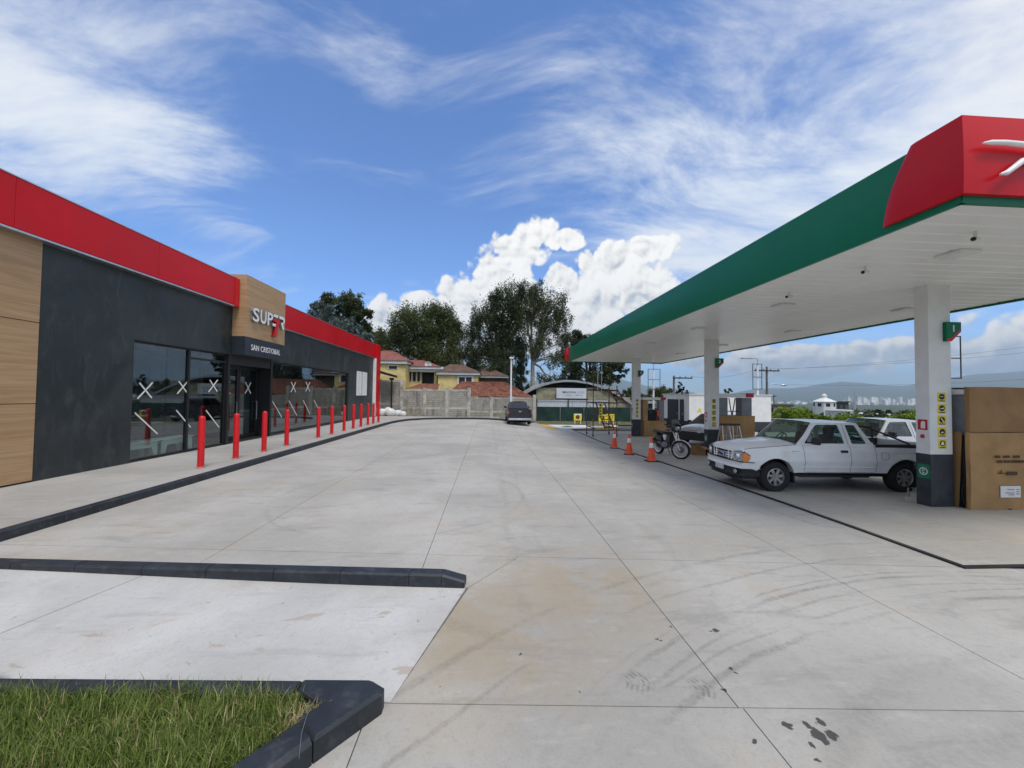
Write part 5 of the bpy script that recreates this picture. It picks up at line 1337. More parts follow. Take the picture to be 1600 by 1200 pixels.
# ---- the black double-cab pickup standing at the far end, tail towards us
bpaint = mat('black_car_paint', (.020, .021, .024), .28, .2, .05, 3, 0, 40, .5, .6)
PB = dict(L=5.30, W=1.86, xf=.95, xr=4.04, R=.385, x0=.16, x1=5.2, sill=[(.16, .62), (.5, .50), (5.0, .52), (5.2, .6)], paint=bpaint,
    plan=[(.16, .78), (.4, .89), (.8, .92), (4.7, .925), (5.2, .91)], top=[(.16, 1.05), (.6, 1.12), (1.3, 1.19), (1.6, 1.20), (5.2, 1.20)],
    hood=(.15, 1.45), zb=1.20, zr=1.81, yb=.84, yr=.64, A0=1.40, A1=2.1, C1=3.45, C0=3.72, pickup=True, glass=darkglass,
    windows=[[(1.68, 1.235), (2.05, 1.62), (2.25, 1.71), (2.66, 1.73), (2.72, 1.235)], [(2.80, 1.235), (2.78, 1.73), (3.38, 1.72), (3.50, 1.235)]],
    seats=[2.2, 3.0], rim=.22, bed=1.20, seams=[[(2.75, .55), (2.76, 1.19)], [(3.72, .55), (3.72, 1.19)]], handles=[(2.58, 1.03), (3.5, 1.03)], flare=.045, arch=.475, mirror_m=bpaint)
p = GG(811, 664)
T = thing('pickup_truck', 'black double-cab pickup truck standing before the block wall, tail outward', 'pickup truck', (2.45, 34.6, gz(2.4, 31)), None, True, radians(-90))
vehicle(T, PB); pickup_common(T, dict(PB, gate_handle=chrome_m))
MB().cbox(.0, .25, -.85, .85, .45, .80, .06).build('front_bumper', bpaint, T)
# ---- pale pickup behind the white one
PS = dict(PX, paint=mat('silver_car_paint', (.52, .53, .54), .3, .3, .03, 3, 0, 40, .5, .5), glass=carglass, mirror_m=grid_m)
T = thing('pickup_truck', 'pale silver pickup truck parked beyond the white pickup and column one', 'pickup truck', (10.75, 12.15, gz(12, 12.2)), None, True, radians(0))
vehicle(T, PS); pickup_common(T, PS)
MB().cbox(.0, .25, -.85, .85, .45, .80, .06).build('front_bumper', PS['paint'], T)
for s in (-1, 1): lampbox(T, 'headlight', [(.52, .84), (.52, .98), (.84, 1.0), (.84, .82)], .10, .3, lampglass, s)
# ---- silver and black hatchback behind column two
PH = dict(L=4.35, W=1.80, xf=.86, xr=3.45, R=.34, x0=.16, x1=4.25, sill=[(.16, .5), (.5, .36), (4.0, .36), (4.25, .5)], paint=mat('hatch_silver_paint', (.46, .47, .48), .28, .4, .03, 3, 0, 40, .5, .5),
    plan=[(.16, .66), (.35, .80), (.7, .88), (3.6, .89), (4.25, .80)], top=[(.16, .80), (.5, .90), (1.1, .99), (1.6, 1.02), (4.25, 1.06)],
    hood=(.15, 1.30), hood_crown=.09, zb=1.05, zr=1.62, yb=.80, yr=.60, A0=1.18, A1=2.05, C1=3.55, C0=4.1, glass=darkglass,
    windows=[[(1.55, 1.08), (2.06, 1.44), (2.3, 1.53), (2.62, 1.545), (2.66, 1.08)], [(2.74, 1.08), (2.72, 1.545), (3.3, 1.53), (3.75, 1.3), (3.78, 1.08)]],
    seats=[2.15, 3.0], rim=.215, spokes=5, flare=.02, arch=.40)
T = thing('hatchback', 'silver hatchback with black lower nose parked behind column two', 'car', (10.35, 19.3, gz(11, 19.5)), None, True, radians(28))
vehicle(T, PH)
q = MB(); q.grid(lambda u, v: (.02+.14*abs(2*v-1)**2.6+.03*u, (2*v-1)*.80, .30+.44*u), 4, 20); q.build('front_bumper', grid_m, T, smooth=60)
q = MB(); q.grid(lambda u, v: (.01+.14*abs(2*v-1)**2.6+.02*u, (2*v-1)*.52, .50+.2*u), 3, 14); q.build('grille', black_m, T, smooth=60)
q = MB(); q.grid(lambda u, v: (.045+.14*abs(2*v-1)**2.6+.06*u, (2*v-1)*.80, .74+.08*u), 2, 20); q.build('nose_strip', PH['paint'], T, smooth=60)
for s in (-1, 1):
    lampbox(T, 'headlight', [(.46, .70), (.46, .76), (.80, .86), (.82, .76), (.70, .70)], .04, .26, lampglass, s)
# ================================================================== MOTORCYCLE  (local: front wheel at x=0, rear at x=1.28)
mpaint = mat('bike_black', (.012, .012, .014), .3, 0, .1, 6, 0, 40, .5, .4); mwhite = mat('bike_white', (.68, .68, .66), .35, 0, .05, 6)
T = thing('motorcycle', 'black and white motorcycle on its stand between a cone and column two', 'motorcycle', (7.42, 14.42, gz(7.1, 14.6)), None, True, atan2(.985, -.17))
T.scale = (1.10, 1.10, 1.10)
def mwheel(x, r, M=None):
    w_ = MB(); w_.lathe([(r*.77, -.042), (r*.88, -.062), (r*.98, -.042), (r*1.01, 0), (r*.98, .042), (r*.88, .062), (r*.77, .042), (r*.75, 0), (r*.77, -.042)], 40, (0, 0, 0), 'y', 0, M); wh = w_.build('wheel', rubber_m, T, smooth=50)
    rb = MB(); rb.lathe([(r*.775, -.045), (r*.735, -.036), (r*.72, 0), (r*.735, .036), (r*.775, .045), (r*.79, 0)], 40, (0, 0, 0), 'y', 0, M)
    rb.build('rim', mwhite, wh, smooth=50)
    sp_ = MB()
    for i in range(14):
        a = 2*pi*i/14; sg_ = 1 if i % 2 else -1
        p0 = Vector((.04*cos(a+.5), .025*sg_, .04*sin(a+.5))); p1 = Vector((r*.74*cos(a), 0, r*.74*sin(a))); sp_.tube([M @ p0, M @ p1], .004, 4)
    sp_.lathe([(0, -.05), (.045, -.05), (.05, 0), (.045, .05), (0, .05)], 14, (0, 0, 0), 'y', 0, M)
    sp_.lathe([(.0, -.056), (.11, -.056), (.115, -.052), (.0, -.052)], 24, (0, 0, 0), 'y', 0, M); sp_.build('spokes', grey_m, wh)
STEER = Matrix.Translation((.0, 0, .31)) @ Matrix.Rotation(radians(34), 4, 'Z')
mwheel(0, .325, STEER @ Matrix.Translation((0, 0, .015))); mwheel(1.28, .31, Matrix.Translation((1.28, 0, .31)))
hs = Vector((.42, 0, .92))
for s in (-1, 1):
    q = MB(); a = STEER @ Vector((0, s*.085, 0)); b_ = Vector((.30, s*.085, .90)); q.tube([a, a.lerp(b_, .5)], .026, 10); q.tube([a.lerp(b_, .48), b_+Vector((.05, 0, .13))], .019, 10, 0); q.build('fork', alu_m, T, smooth=60)
q = MB()
for j in range(1): q.grid(lambda u, v: tuple(STEER @ Vector((.375*cos(radians(40+115*u)), .055*(2*v-1), .375*sin(radians(40+115*u))-.02*abs(2*v-1)))), 10, 4)
q.build('front_fender', mwhite, T, smooth=60)
q = MB(); q.tube([(.40, 0, .86), (.55, 0, .78), (.78, 0, .70), (1.0, 0, .74), (1.45, 0, .82)], .024, 8); q.tube([(.42, 0, .80), (.55, 0, .42), (.72, 0, .30), (.95, 0, .33), (1.0, 0, .60)], .022, 8); q.build('frame', black_m, T, smooth=60)
q = MB(); q.grid(lambda u, v: (.42+.46*u, (.06+.125*sin(pi*min(1, u*1.05))**.6)*cos(2*pi*v), .88+.12*sin(2*pi*v)*sin(pi*(.15+.8*u))+.03*(1-u)), 14, 16); q.build('fuel_tank', mpaint, T, smooth=70)
for s in (-1, 1):
    q = MB(); q.prism([(.62, .74), (.70, .80), (.84, .76), (.74, .58), (.68, .60)], min(s*.10, s*.14), max(s*.10, s*.14), 'y'); q.build('tank_shroud', mwhite, T, smooth=30)
q = MB(); q.grid(lambda u, v: (.82+.72*u, (.12-.03*u)*cos(2*pi*v), .82+.05*u+.045*sin(2*pi*v)), 12, 12); q.build('seat', seat_m, T, smooth=70)
q = MB(); q.prism([(1.20, .70), (1.60, .82), (1.66, .88), (1.30, .84)], -.09, .09, 'y'); q.build('tail_cowl', mpaint, T)
q = MB(); q.grid(lambda u, v: (1.28+.36*cos(radians(30+100*u)), .06*(2*v-1), .31+.37*sin(radians(30+100*u))), 8, 3); q.build('rear_fender', mpaint, T, smooth=60)
q = MB(); q.cbox(1.62, 1.66, -.05, .05, .80, .87, .01); q.build('tail_light', redlens_m, T)
q = MB(); q.cbox(.60, .92, -.13, .13, .30, .52, .05); q.cyl((.66, 0, .5), (.58, 0, .70), .075, .065, 14); q.lathe([(0, -.16), (.10, -.15), (.11, -.12), (.11, .12), (.10, .15), (0, .16)], 18, (.82, 0, .40), 'y'); q.build('engine', grey_m, T, smooth=40)
q = MB(); q.tube([(.58, .08, .60), (.50, .14, .42), (.62, .16, .30), (.95, .16, .34), (1.10, .16, .42)], .022, 8); q.tube([(1.06, .17, .40), (1.48, .17, .56)], [.04, .048], 12); q.build('exhaust', black_m, T, smooth=60)
q = MB(); q.cbox(.44, .66, -.13, .13, .50, .92, .04); q.build('front_cowl', mpaint, T, smooth=40)
q = MB(); q.cbox(.92, 1.30, -.13, .13, .48, .76, .05); q.build('side_cover', mpaint, T, smooth=40)
q = MB(); q.tube([(.36, -.36, 1.19), (.34, -.22, 1.17), (.36, -.08, 1.10), (.36, .08, 1.10), (.34, .22, 1.17), (.36, .36, 1.19)], .014, 8); q.build('handlebar', steel_m, T, smooth=60)
for s in (-1, 1):
    q = MB(); q.tube([(.345, s*.26, 1.18), (.355, s*.38, 1.195)], .022, 10); q.build('grip', rubber_m, T)
    q = MB(); q.tube([(.34, s*.22, 1.18), (.30, s*.27, 1.36)], .007, 6); q.ell((.295, s*.29, 1.39), (.02, .06, .04), 12); q.build('mirror', grid_m, T, smooth=60)
    q = MB(); q.tube([(.30, s*.10, .96), (.28, s*.18, .96)], .01, 6); q.ell((.28, s*.20, .96), (.03, .03, .025), 10); q.build('indicator', amber_m, T, smooth=60)
q = MB(); q.grid(lambda u, v: (.16+.22*u, (.17*sin(pi*(.25+.6*u))**.5)*cos(2*pi*v), 1.07+.17*sin(2*pi*v)*sin(pi*(.3+.5*u))), 8, 16); q.prism([(.25, 1.18), (.36, 1.20), (.33, 1.36), (.29, 1.37)], -.15, .15, 'y'); q.build('headlight_cowl', mpaint, T, smooth=50)
q = MB(); q.ell((.165, 0, 1.06), (.03, .10, .085), 16); q.build('headlight', lampglass, T, smooth=60)
q = MB(); q.tube([(.86, -.06, .34), (.92, -.26, .012)], .012, 6); q.build('side_stand', black_m, T)
q = MB(); q.tube([(.95, -.12, .33), (1.0, -.22, .33)], .012, 6); q.tube([(.95, .12, .33), (1.0, .22, .33)], .012, 6); q.tube([(1.0, .09, .36), (1.28, .09, .31)], .022, 6); q.tube([(1.0, -.09, .36), (1.28, -.09, .31)], .022, 6); q.build('swing_arm', black_m, T)
for s in (-1, 1): q = MB(); q.tube([(1.28, s*.11, .33), (1.16, s*.11, .72)], .02, 8); q.build('rear_shock', chrome_m, T)
# ================================================================== BLOCK WALL AND WHAT STANDS BEHIND IT
def blockmat(name, c0, c1, mortar):
    m = bpy.data.materials.new(name); m.use_nodes = True; t = NT(m.node_tree); b = t.n['Principled BSDF']; tc = t.new('ShaderNodeTexCoord').outputs['Object']
    br = t.new('ShaderNodeTexBrick'); t.put(br.inputs['Vector'], t.mapping(tc, (0, 0, 0), (radians(90), 0, 0)))
    br.inputs['Scale'].default_value = 1; br.inputs['Brick Width'].default_value = .40; br.inputs['Row Height'].default_value = .20; br.inputs['Mortar Size'].default_value = .012
    br.inputs['Color1'].default_value = (*c0, 1); br.inputs['Color2'].default_value = (*c1, 1); br.inputs['Mortar'].default_value = (*mortar, 1)
    n1 = t.noise(tc, .7, 6, .65); n2 = t.noise(t.mapping(tc, sc=(1, 1, .35)), 1.9, 6, .7)
    c = t.mix(t.math('MULTIPLY', t.maprange(n2, .46, .70), .7), br.outputs['Color'], (.075, .075, .06)); c = t.mix(t.math('MULTIPLY', t.maprange(n1, .5, .68), .55), c, (.30, .24, .13))
    t.put(b.inputs['Base Color'], c); b.inputs['Roughness'].default_value = .92
    bp = t.new('ShaderNodeBump'); bp.inputs['Strength'].default_value = .6; bp.inputs['Distance'].default_value = .02; t.put(bp.inputs['Height'], br.outputs['Fac']); bp.invert = True; t.put(b.inputs['Normal'], bp.outputs[0])
    return m
bwall_m = blockmat('block_wall', (.30, .29, .25), (.37, .355, .31), (.20, .19, .17))
post_m = mat('concrete_post', (.43, .42, .37), .9, 0, .2, 2, .3, 30, .3, 0, ((.12, .11, .09), 1.2, .6))
WY = 36.6; wz0 = -.45
BW = thing('block_wall', 'weathered grey concrete block wall with posts and stepped top', 'wall', (AY(700, 656, WY).x, WY, wz0))
def wx(px): return AY(px, 640, WY).x
def wz(py, px=700): return AY(px, py, WY).z
secs = [(560, 592, 594), (592, 627, 594), (627, 663, 608.5), (663, 698, 608.5), (698, 732.5, 608.5), (732.5, 767.5, 621), (767.5, 800, 621), (800, 835, 621)]
for (a, b, tp) in secs:
    zt = wz(tp, (a+b)/2); xa, xb = wx(a)+.12, wx(b)-.12
    mid_ = wz0+(zt-wz0)*.42
    MB().box(xa, xb, WY, WY+.15, wz0, mid_-.10).build('wall_panel', bwall_m, BW); MB().box(xa, xb, WY-.012, WY+.16, mid_-.099, mid_+.099).build('tie_beam', post_m, BW)
    MB().box(xa, xb, WY, WY+.15, mid_+.10, zt-.16).build('wall_panel', bwall_m, BW); MB().box(xa, xb, WY-.012, WY+.16, zt-.159, zt).build('tie_beam', post_m, BW)
for px, tp in ((560, 592), (592, 592), (627, 592.5), (663, 606), (698, 606), (732.5, 606), (767.5, 620), (800, 620), (835, 617)):
    x = wx(px); MB().cbox(x-.15, x+.15, WY-.05, WY+.22, wz0, wz(tp, px), .02).build('post', post_m, BW)
sl = MB(); a, b = AY(733, 656, 35.2), AY(781, 656, 35.2); sl.cbox(a.x, b.x, 35.0, 35.4, -.35, .12, .02); tag(sl.build('concrete_sill', walk_m, org=(a.x, 35.2, -.3)), 'low pale concrete sill lying along the foot of the block wall', 'sill')
# ---- tiled lean-to roofs behind the wall
tile_m = mat('clay_tiles', (.20, .078, .048), .8, 0, .35, 2.5, .3, 20, .3, 0, ((.10, .06, .045), 1.4, .7))
tile2_m = mat('red_roof', (.24, .085, .066), .75, 0, .15, 1.5, .2, 20); tile3_m = mat('brown_roof', (.13, .075, .055), .8, 0, .2, 1.5, .2, 20)
def slope(mb, eL, eR, rR, rL, cols, rows, amp=.05):
    eL, eR, rR, rL = map(Vector, (eL, eR, rR, rL)); nrm = (eR-eL).cross(rL-eL).normalized()
    if nrm.z < 0: nrm = -nrm
    nu, nv = cols*4, rows*2
    def P(u, v):
        p = (eL*(1-u)+eR*u)*(1-v)+(rL*(1-u)+rR*u)*v; k = (v*rows) % 1
        return p+nrm*(amp*abs(sin(pi*u*cols))+.03*(1-k if v < .999 else 0))
    mb.grid(P, nu, nv)
def hip(mb, x0, x1, y0, y1, ze, zr, cols, rows, amp=.05, ridge=.5, rx=None):
    d = (y1-y0)/2; ra, rb_ = rx if rx else (x0+d*ridge*1.2, x1-d*ridge*1.2); yc = (y0+y1)/2
    slope(mb, (x0, y0, ze), (x1, y0, ze), (rb_, yc, zr), (ra, yc, zr), cols, rows, amp); slope(mb, (x1, y1, ze), (x0, y1, ze), (ra, yc, zr), (rb_, yc, zr), cols, rows, amp)
    slope(mb, (x0, y1, ze), (x0, y0, ze), (ra, yc, zr), (ra, yc+.01, zr), max(3, cols//3), rows, amp); slope(mb, (x1, y0, ze), (x1, y1, ze), (rb_, yc, zr), (rb_, yc+.01, zr), max(3, cols//3), rows, amp)
stucco_m = mat('yellow_stucco', (.66, .52, .22), .85, 0, .12, 1.2, .2, 30); trimw_m = mat('white_trim', (.66, .66, .63), .6, 0, .08, 2); voidm = mat('dark_opening', (.012, .011, .010), .6, 0, .2, 4)
LT = thing('tiled_outbuilding', 'low outbuilding with wide clay tile hip roof behind the block wall', 'building', (AY(760, 640, 40).x, 40, -.5))
x0, x1 = AY(694, 620, 38).x, AY(833, 620, 38).x; ze = AY(760, 620.5, 38).z; zr_ = AY(760, 597, 40.5).z
q = MB(); hip(q, x0, x1, 38, 43, ze, zr_, 34, 12, .06, rx=(AY(722, 600, 40.5).x, AY(787, 600, 40.5).x)); q.build('roof', tile_m, LT)
MB().box(x0+.5, x1-.5, 38.4, 42.6, -.5, ze-.02).build('wall', stucco_m, LT)
LT2 = thing('tiled_porch', 'small porch with short clay tile roof against the yellow house', 'porch', (AY(658, 640, 41).x, 41, -.5))
x0, x1 = AY(632, 608, 39).x, AY(684, 608, 39).x; ze = AY(660, 608.5, 39).z
q = MB(); slope(q, (x0, 39, ze), (x1, 39, ze), (x1-.2, 42, AY(660, 600, 42).z), (x0+1.1, 42, AY(660, 600, 42).z), 14, 6, .06); q.build('roof', tile_m, LT2); MB().box(x0+.3, x1-.3, 39.4, 42, -.5, ze-.05).build('wall', stucco_m, LT2)
# ---- yellow house
H = thing('house', 'yellow stucco house with red hip roof, white cornice and dark balcony', 'house', (AY(660, 620, 48).x, 48, -.6))
def hb(name, pxa, pxb, pya, pyb, Y, d, m, parent=H, push=0.0):
    a, b = AY(pxa, pyb, Y), AY(pxb, pya, Y); return MB().box(a.x, b.x, Y-push, Y+d, a.z, b.z).build(name, m, parent)
def hroof(pxa, pxb, pye, apx0, apx1, pya, Y, d, m, name='roof', parent=H):
    q = MB(); ze = AY((pxa+pxb)/2, pye, Y).z; zz = AY((apx0+apx1)/2, pya, Y+d/2).z
    hip(q, AY(pxa, pye, Y).x, AY(pxb, pye, Y).x, Y, Y+d, ze, zz, 16, 8, .04, rx=(AY(apx0, pya, Y+d/2).x, AY(apx1, pya, Y+d/2).x)); return q.build(name, m, parent)
hb('wall', 560, 634, 567, 650, 47, 7, stucco_m); hb('cornice', 558, 636, 563.5, 567, 46.7, 7.6, trimw_m); hroof(556, 638, 563.4, 600, 612, 548, 46.6, 8, tile2_m)
W1 = hb('window', 606, 622, 571, 577, 46.95, .04, trimw_m); hb('pane', 607.5, 620.5, 572, 576.3, 46.94, .02, voidm, W1)
hb('wall', 634.2, 659, 575, 650, 49.5, 5, stucco_m); hb('wall', 659.2, 677, 600, 650, 49.5, 5, stucco_m); hb('wall', 677.2, 683, 578, 650, 49.3, 5, stucco_m)
hb('balcony_opening', 659.2, 677, 581, 600, 50.2, 3, voidm)
for a, b in ((637, 642.5), (645, 650), (652, 656.5)):
    wnd = hb('window', a-.7, b+.7, 575.6, 596.8, 49.46, .04, trimw_m); hb('pane', a, b, 576.3, 596, 49.44, .015, voidm, wnd)
hb('cornice', 635, 688, 576.2, 580.6, 48.9, 1.5, trimw_m); hb('cornice', 633, 692, 573, 576.1, 48.6, 2.0, trimw_m)
hroof(630, 690, 572.8, 640, 660, 563, 48.5, 7, tile2_m)
hb('wall', 683.2, 747, 585, 650, 48.5, 6, stucco_m); hb('cornice', 682, 750, 582, 584.9, 48.2, 6.6, trimw_m); hroof(681, 751, 581.8, 704, 722, 569.5, 48.1, 7.5, tile3_m)
W2 = hb('window', 714.5, 740, 587.5, 600, 48.46, .04, trimw_m); hb('pane', 717, 726.5, 589.5, 599, 48.44, .015, voidm, W2); hb('pane', 728, 737, 589.5, 599, 48.44, .015, voidm, W2)
hb('wall', 748, 792, 590, 650, 52, 6, mat('dark_wood', (.07, .05, .035), .85, 0, .3, 3)); hb('cornice', 747, 795, 588, 589.9, 51.7, 6.4, trimw_m); hroof(746, 796, 587.8, 756, 764, 575, 51.6, 7, tile3_m)  # rear wing: wall of dark brown colour
dsh = thing('satellite_dish', 'small white satellite dish on the yellow house roof', 'dish', tuple(AY(669, 575, 48.8)), None, True)
q = MB(); q.lathe([(0, .10), (.22, .06), (.42, -.06)], 20, (0, 0, .45), 'y'); q.build('dish', trimw_m, dsh, smooth=60); q = MB(); q.tube([(0, .1, 0), (0, .06, .45)], .04, 8); q.build('stem', steel_m, dsh)
# ---- vaulted warehouse
corr_m = mat('corrugated_zinc', (.40, .41, .40), .45, .5, .12, 2); corr2_m = mat('old_sheet', (.30, .28, .19), .8, .1, .25, 1.5); wsheet_m = mat('white_sheet', (.60, .63, .66), .5, .1, .06, 1)
WH = thing('warehouse', 'arched roof warehouse with dark gable behind the green sheeting', 'warehouse', (AY(900, 650, 44).x, 44, -.7))
arc = [(819, 614), (832, 606.5), (848, 600), (865, 595.5), (882, 593.5), (900, 594), (920, 597), (940, 603), (960, 612.5), (975, 621), (990, 632)]
pa = [AY(a, b, 44) for a, b in arc]; pb = [AY(a, b+3.2, 44) for a, b in arc]
q = MB(); n = len(arc); nb = n
vs = [tuple(p) for p in pa]+[tuple(p) for p in pb]+[(p.x, 62, p.z) for p in pa]+[(p.x, 62, p.z) for p in pb]
q.add(vs, [(i, i+1, n+i+1, n+i) for i in range(n-1)]+[(i, i+1, 2*n+i+1, 2*n+i) for i in range(n-1)]+[(n+i, n+i+1, 3*n+i+1, 3*n+i) for i in range(n-1)]); q.build('roof', corr_m, WH)
gab = [(p.x, p.z-.02) for p in pb]+[(pb[-1].x, AY(900, 606, 44).z-.0), (pb[0].x, AY(900, 606, 44).z)]
q = MB(); q.add([(a, 45.5, b) for a, b in gab[:n]]+[(gab[n-1][0], 45.5, -.7), (gab[0][0], 45.5, -.7)], [tuple(range(n+2))]); q.build('gable', voidm, WH)
hb('wall_sheet', 838, 870, 606, 625, 44.3, .1, corr2_m, WH); hb('wall_sheet', 918, 958, 606, 640, 44.3, .1, corr2_m, WH); hb('wall_sheet', 958.2, 985, 621, 645, 44.3, .1, corr2_m, WH)
hb('wall_sheet', 829, 980, 625.2, 662, 44.6, .1, corr2_m, WH)
BN = thing('banner', 'white banner with dark lettering hung on the warehouse front', 'banner', tuple(AY(894, 622, 44.1)))
a, b = AY(869.5, 622.3, 44.1), AY(918, 606.8, 44.1); MB().box(a.x, b.x, 44.1, 44.14, a.z, b.z).build('sheet', wsheet_m, BN)
ink_m = mat('banner_ink', (.03, .035, .05), .6, 0, 0); ink2_m = mat('banner_grey_ink', (.30, .33, .36), .6, 0, 0)
W_b = b.x-a.x; H_b = b.z-a.z
text_mb('MAGNA', .36, lambda u, v, w_: (a.x+W_b*.20+u, 44.098-w_, a.z+H_b*.50+v), .006, .002, width=W_b*.43).build('lettering', ink_m, BN)['kind'] = 'stuff'
text_mb('GRIS', .34, lambda u, v, w_: (a.x+W_b*.66+u, 44.098-w_, a.z+H_b*.50+v), .006, -.002, width=W_b*.24).build('lettering', ink2_m, BN)['kind'] = 'stuff'
for k0, k1 in ((.25, .27), (.32, .51), (.57, .575), (.62, .74), (.76, .83)): MB().box(a.x+W_b*k0, a.x+W_b*k1, 44.092, 44.0985, a.z+H_b*.27, a.z+H_b*.34).build('small_print', ink2_m, BN)
# ---- corrugated white hoarding and green mesh fence
def corr(xa, xb, y, z0, z1, pitch=.18, amp=.02):
    q = MB(); n = int((xb-xa)/pitch*4); q.grid(lambda u, v: (xa+(xb-xa)*u, y-amp*sin(2*pi*u*(xb-xa)/pitch), z0+(z1-z0)*v), n, 1); return q
HD = thing('hoarding', 'white corrugated sheet hoarding above the green mesh fence', 'hoarding', (AY(890, 640, 37.6).x, 37.6, -.4))
zt, zb_ = AY(890, 624.5, 37.6).z, -.4; xa = AY(839, 630, 37.6).x; xe = AY(950, 630, 37.6).x; nn = 4
for i in range(nn): corr(xa+(xe-xa)*i/nn+.01, xa+(xe-xa)*(i+1)/nn-.01, 37.6+.01*(i % 2), zb_, zt).build('sheet', wsheet_m, HD, smooth=60)
for px in (839, 888): x = AY(px, 630, 37.5).x; MB().box(x-.04, x+.04, 37.45, 37.54, zb_, zt+.03).build('post', black_m, HD)
MB().box(xa, xe, 37.46, 37.53, zt-.02, zt+.02).build('rail', black_m, HD)
gmesh_m = mat('green_mesh', (.006, .034, .026), .8, 0, .3, .8, .3, 60)
GF = thing('mesh_fence', 'dark green shade-mesh fence along the back verge', 'fence', (AY(940, 656, 36.9).x, 36.9, -.35))
xa, xe = AY(838, 650, 36.9).x, 18.6; nn = 6; zt = AY(900, 636, 36.9).z
for i in range(nn):
    x0, x1 = xa+(xe-xa)*i/nn, xa+(xe-xa)*(i+1)/nn
    q = MB(); q.grid(lambda u, v: (x0+.03+(x1-x0-.06)*u, 36.9+.05*sin(pi*u*3+i)*sin(pi*v), -.36+(zt+.36)*v), 12, 4); q.build('mesh_panel', gmesh_m, GF, smooth=60)
for i in range(nn+1): x = xa+(xe-xa)*i/nn; q = MB(); q.cyl((x, 36.95, -.5), (x, 36.95, zt+.05), .03, .03, 10); q.build('post', steel_m, GF)
# ---- lamp posts, sign frames
def polepx(name, lab, cat, px, Y, z1, r, parts, group=None):
    x = AY(px, 640, Y).x; g = gz(x, Y) if Y < 31 else -.4
    T = thing(name, lab, cat, (x, Y, g), group); q = MB(); q.cyl((x, Y, g-.05), (x, Y, z1), r, r*.8, 14); q.build('pole', white_m, T, smooth=50)
    q = MB(); q.cbox(x-.16, x+.16, Y-.16, Y+.16, g, g+.04, .01); q.build('base_plate', steel_m, T); return T, x
z1 = AY(799, 560, 34.6).z
T, x = polepx('lamp_post', 'plain white lamp post with small box head beside the black pickup', 'lamp', 798, 34.6, z1, .09, None)
MB().cbox(x-.17, x+.20, 34.4, 34.8, z1-.02, z1+.10, .02).build('head', white_m, T); MB().cbox(x+.14, x+.34, 34.5, 34.7, z1-.55, z1-.12, .02).build('side_lamp', alu_m, T)
def frame_pole(px, Y, pxa, pxb, pya, pyb, lab, lamp=None):
    za, zb2 = AY(px, pya, Y).z, AY(px, pyb, Y).z
    T, x = polepx('sign_pole', lab, 'sign', px, Y, za-.02, .085, None)
    xa, xb2 = AY(pxa, 600, Y).x, AY(pxb, 600, Y).x; q = MB(); zm = zb2+(za-zb2)*.48
    for z in (za, zm, zb2): q.tube([(xa, Y-.1, z), (xb2, Y-.1, z)], .025, 6)
    for X_ in (xa, xb2): q.tube([(X_, Y-.1, za+.024), (X_, Y-.1, zb2-.024)], .025, 6)
    q.build('sign_frame', black_m, T)
    if lamp:
        p = AY(lamp[0], lamp[1], Y); q = MB(); q.tube([(x, Y, za-.1), (x, Y, p.z), (p.x+.5, Y, p.z+.02)], .03, 8); q.build('arm', steel_m, T); MB().cbox(p.x-.45, p.x+.55, Y-.12, Y+.12, p.z-.03, p.z+.05, .02).build('lamp_head', alu_m, T)
    return T
frame_pole(1021, 33.5, 1012, 1030.5, 577, 608, 'white pole with empty black sign frame before the round tree', (1026, 568))
frame_pole(1184, 29, 1175, 1189, 569, 608, 'white pole with empty black sign frame and lamp by the utility pole', (1167, 560))
frame_pole(1480, 15.5, 1464, 1497.5, 526, 591, 'white pole with empty black sign frame rising behind column one')
# ---- transformer room
TR = thing('utility_room', 'white flat-roofed utility room with charcoal doors beyond the forecourt', 'building', (15.1, 28, -.4))
zt = AY(1086, 616.5, 28).z
MB().box(15.07, 21.5, 28, 32.3, .35, zt).build('wall', white_m, TR); MB().box(15.05, 21.52, 27.98, 32.32, -.42, .349).build('plinth', dark_m, TR); MB().box(15.0, 21.6, 27.93, 32.4, zt+.001, zt+.06).build('parapet', trimw_m, TR)
for y0, y1 in ((28.75, 29.35), (29.6, 31.4)):
    DR = MB().box(15.02, 15.045, y0, y1, -.2, zt-.38).build('door', dark_m, TR); MB().box(14.99, 15.02, y0+.08, y0+.14, .75, .95).build('door_handle', steel_m, DR)
q = MB(); a = AY(1093, 641, 27.99); q.prism([(a.x-.2, a.z-.14), (a.x+.2, a.z-.14), (a.x, a.z+.2)], 27.985, 27.998, 'y'); q.build('warning_sign', yellow_m, TR)
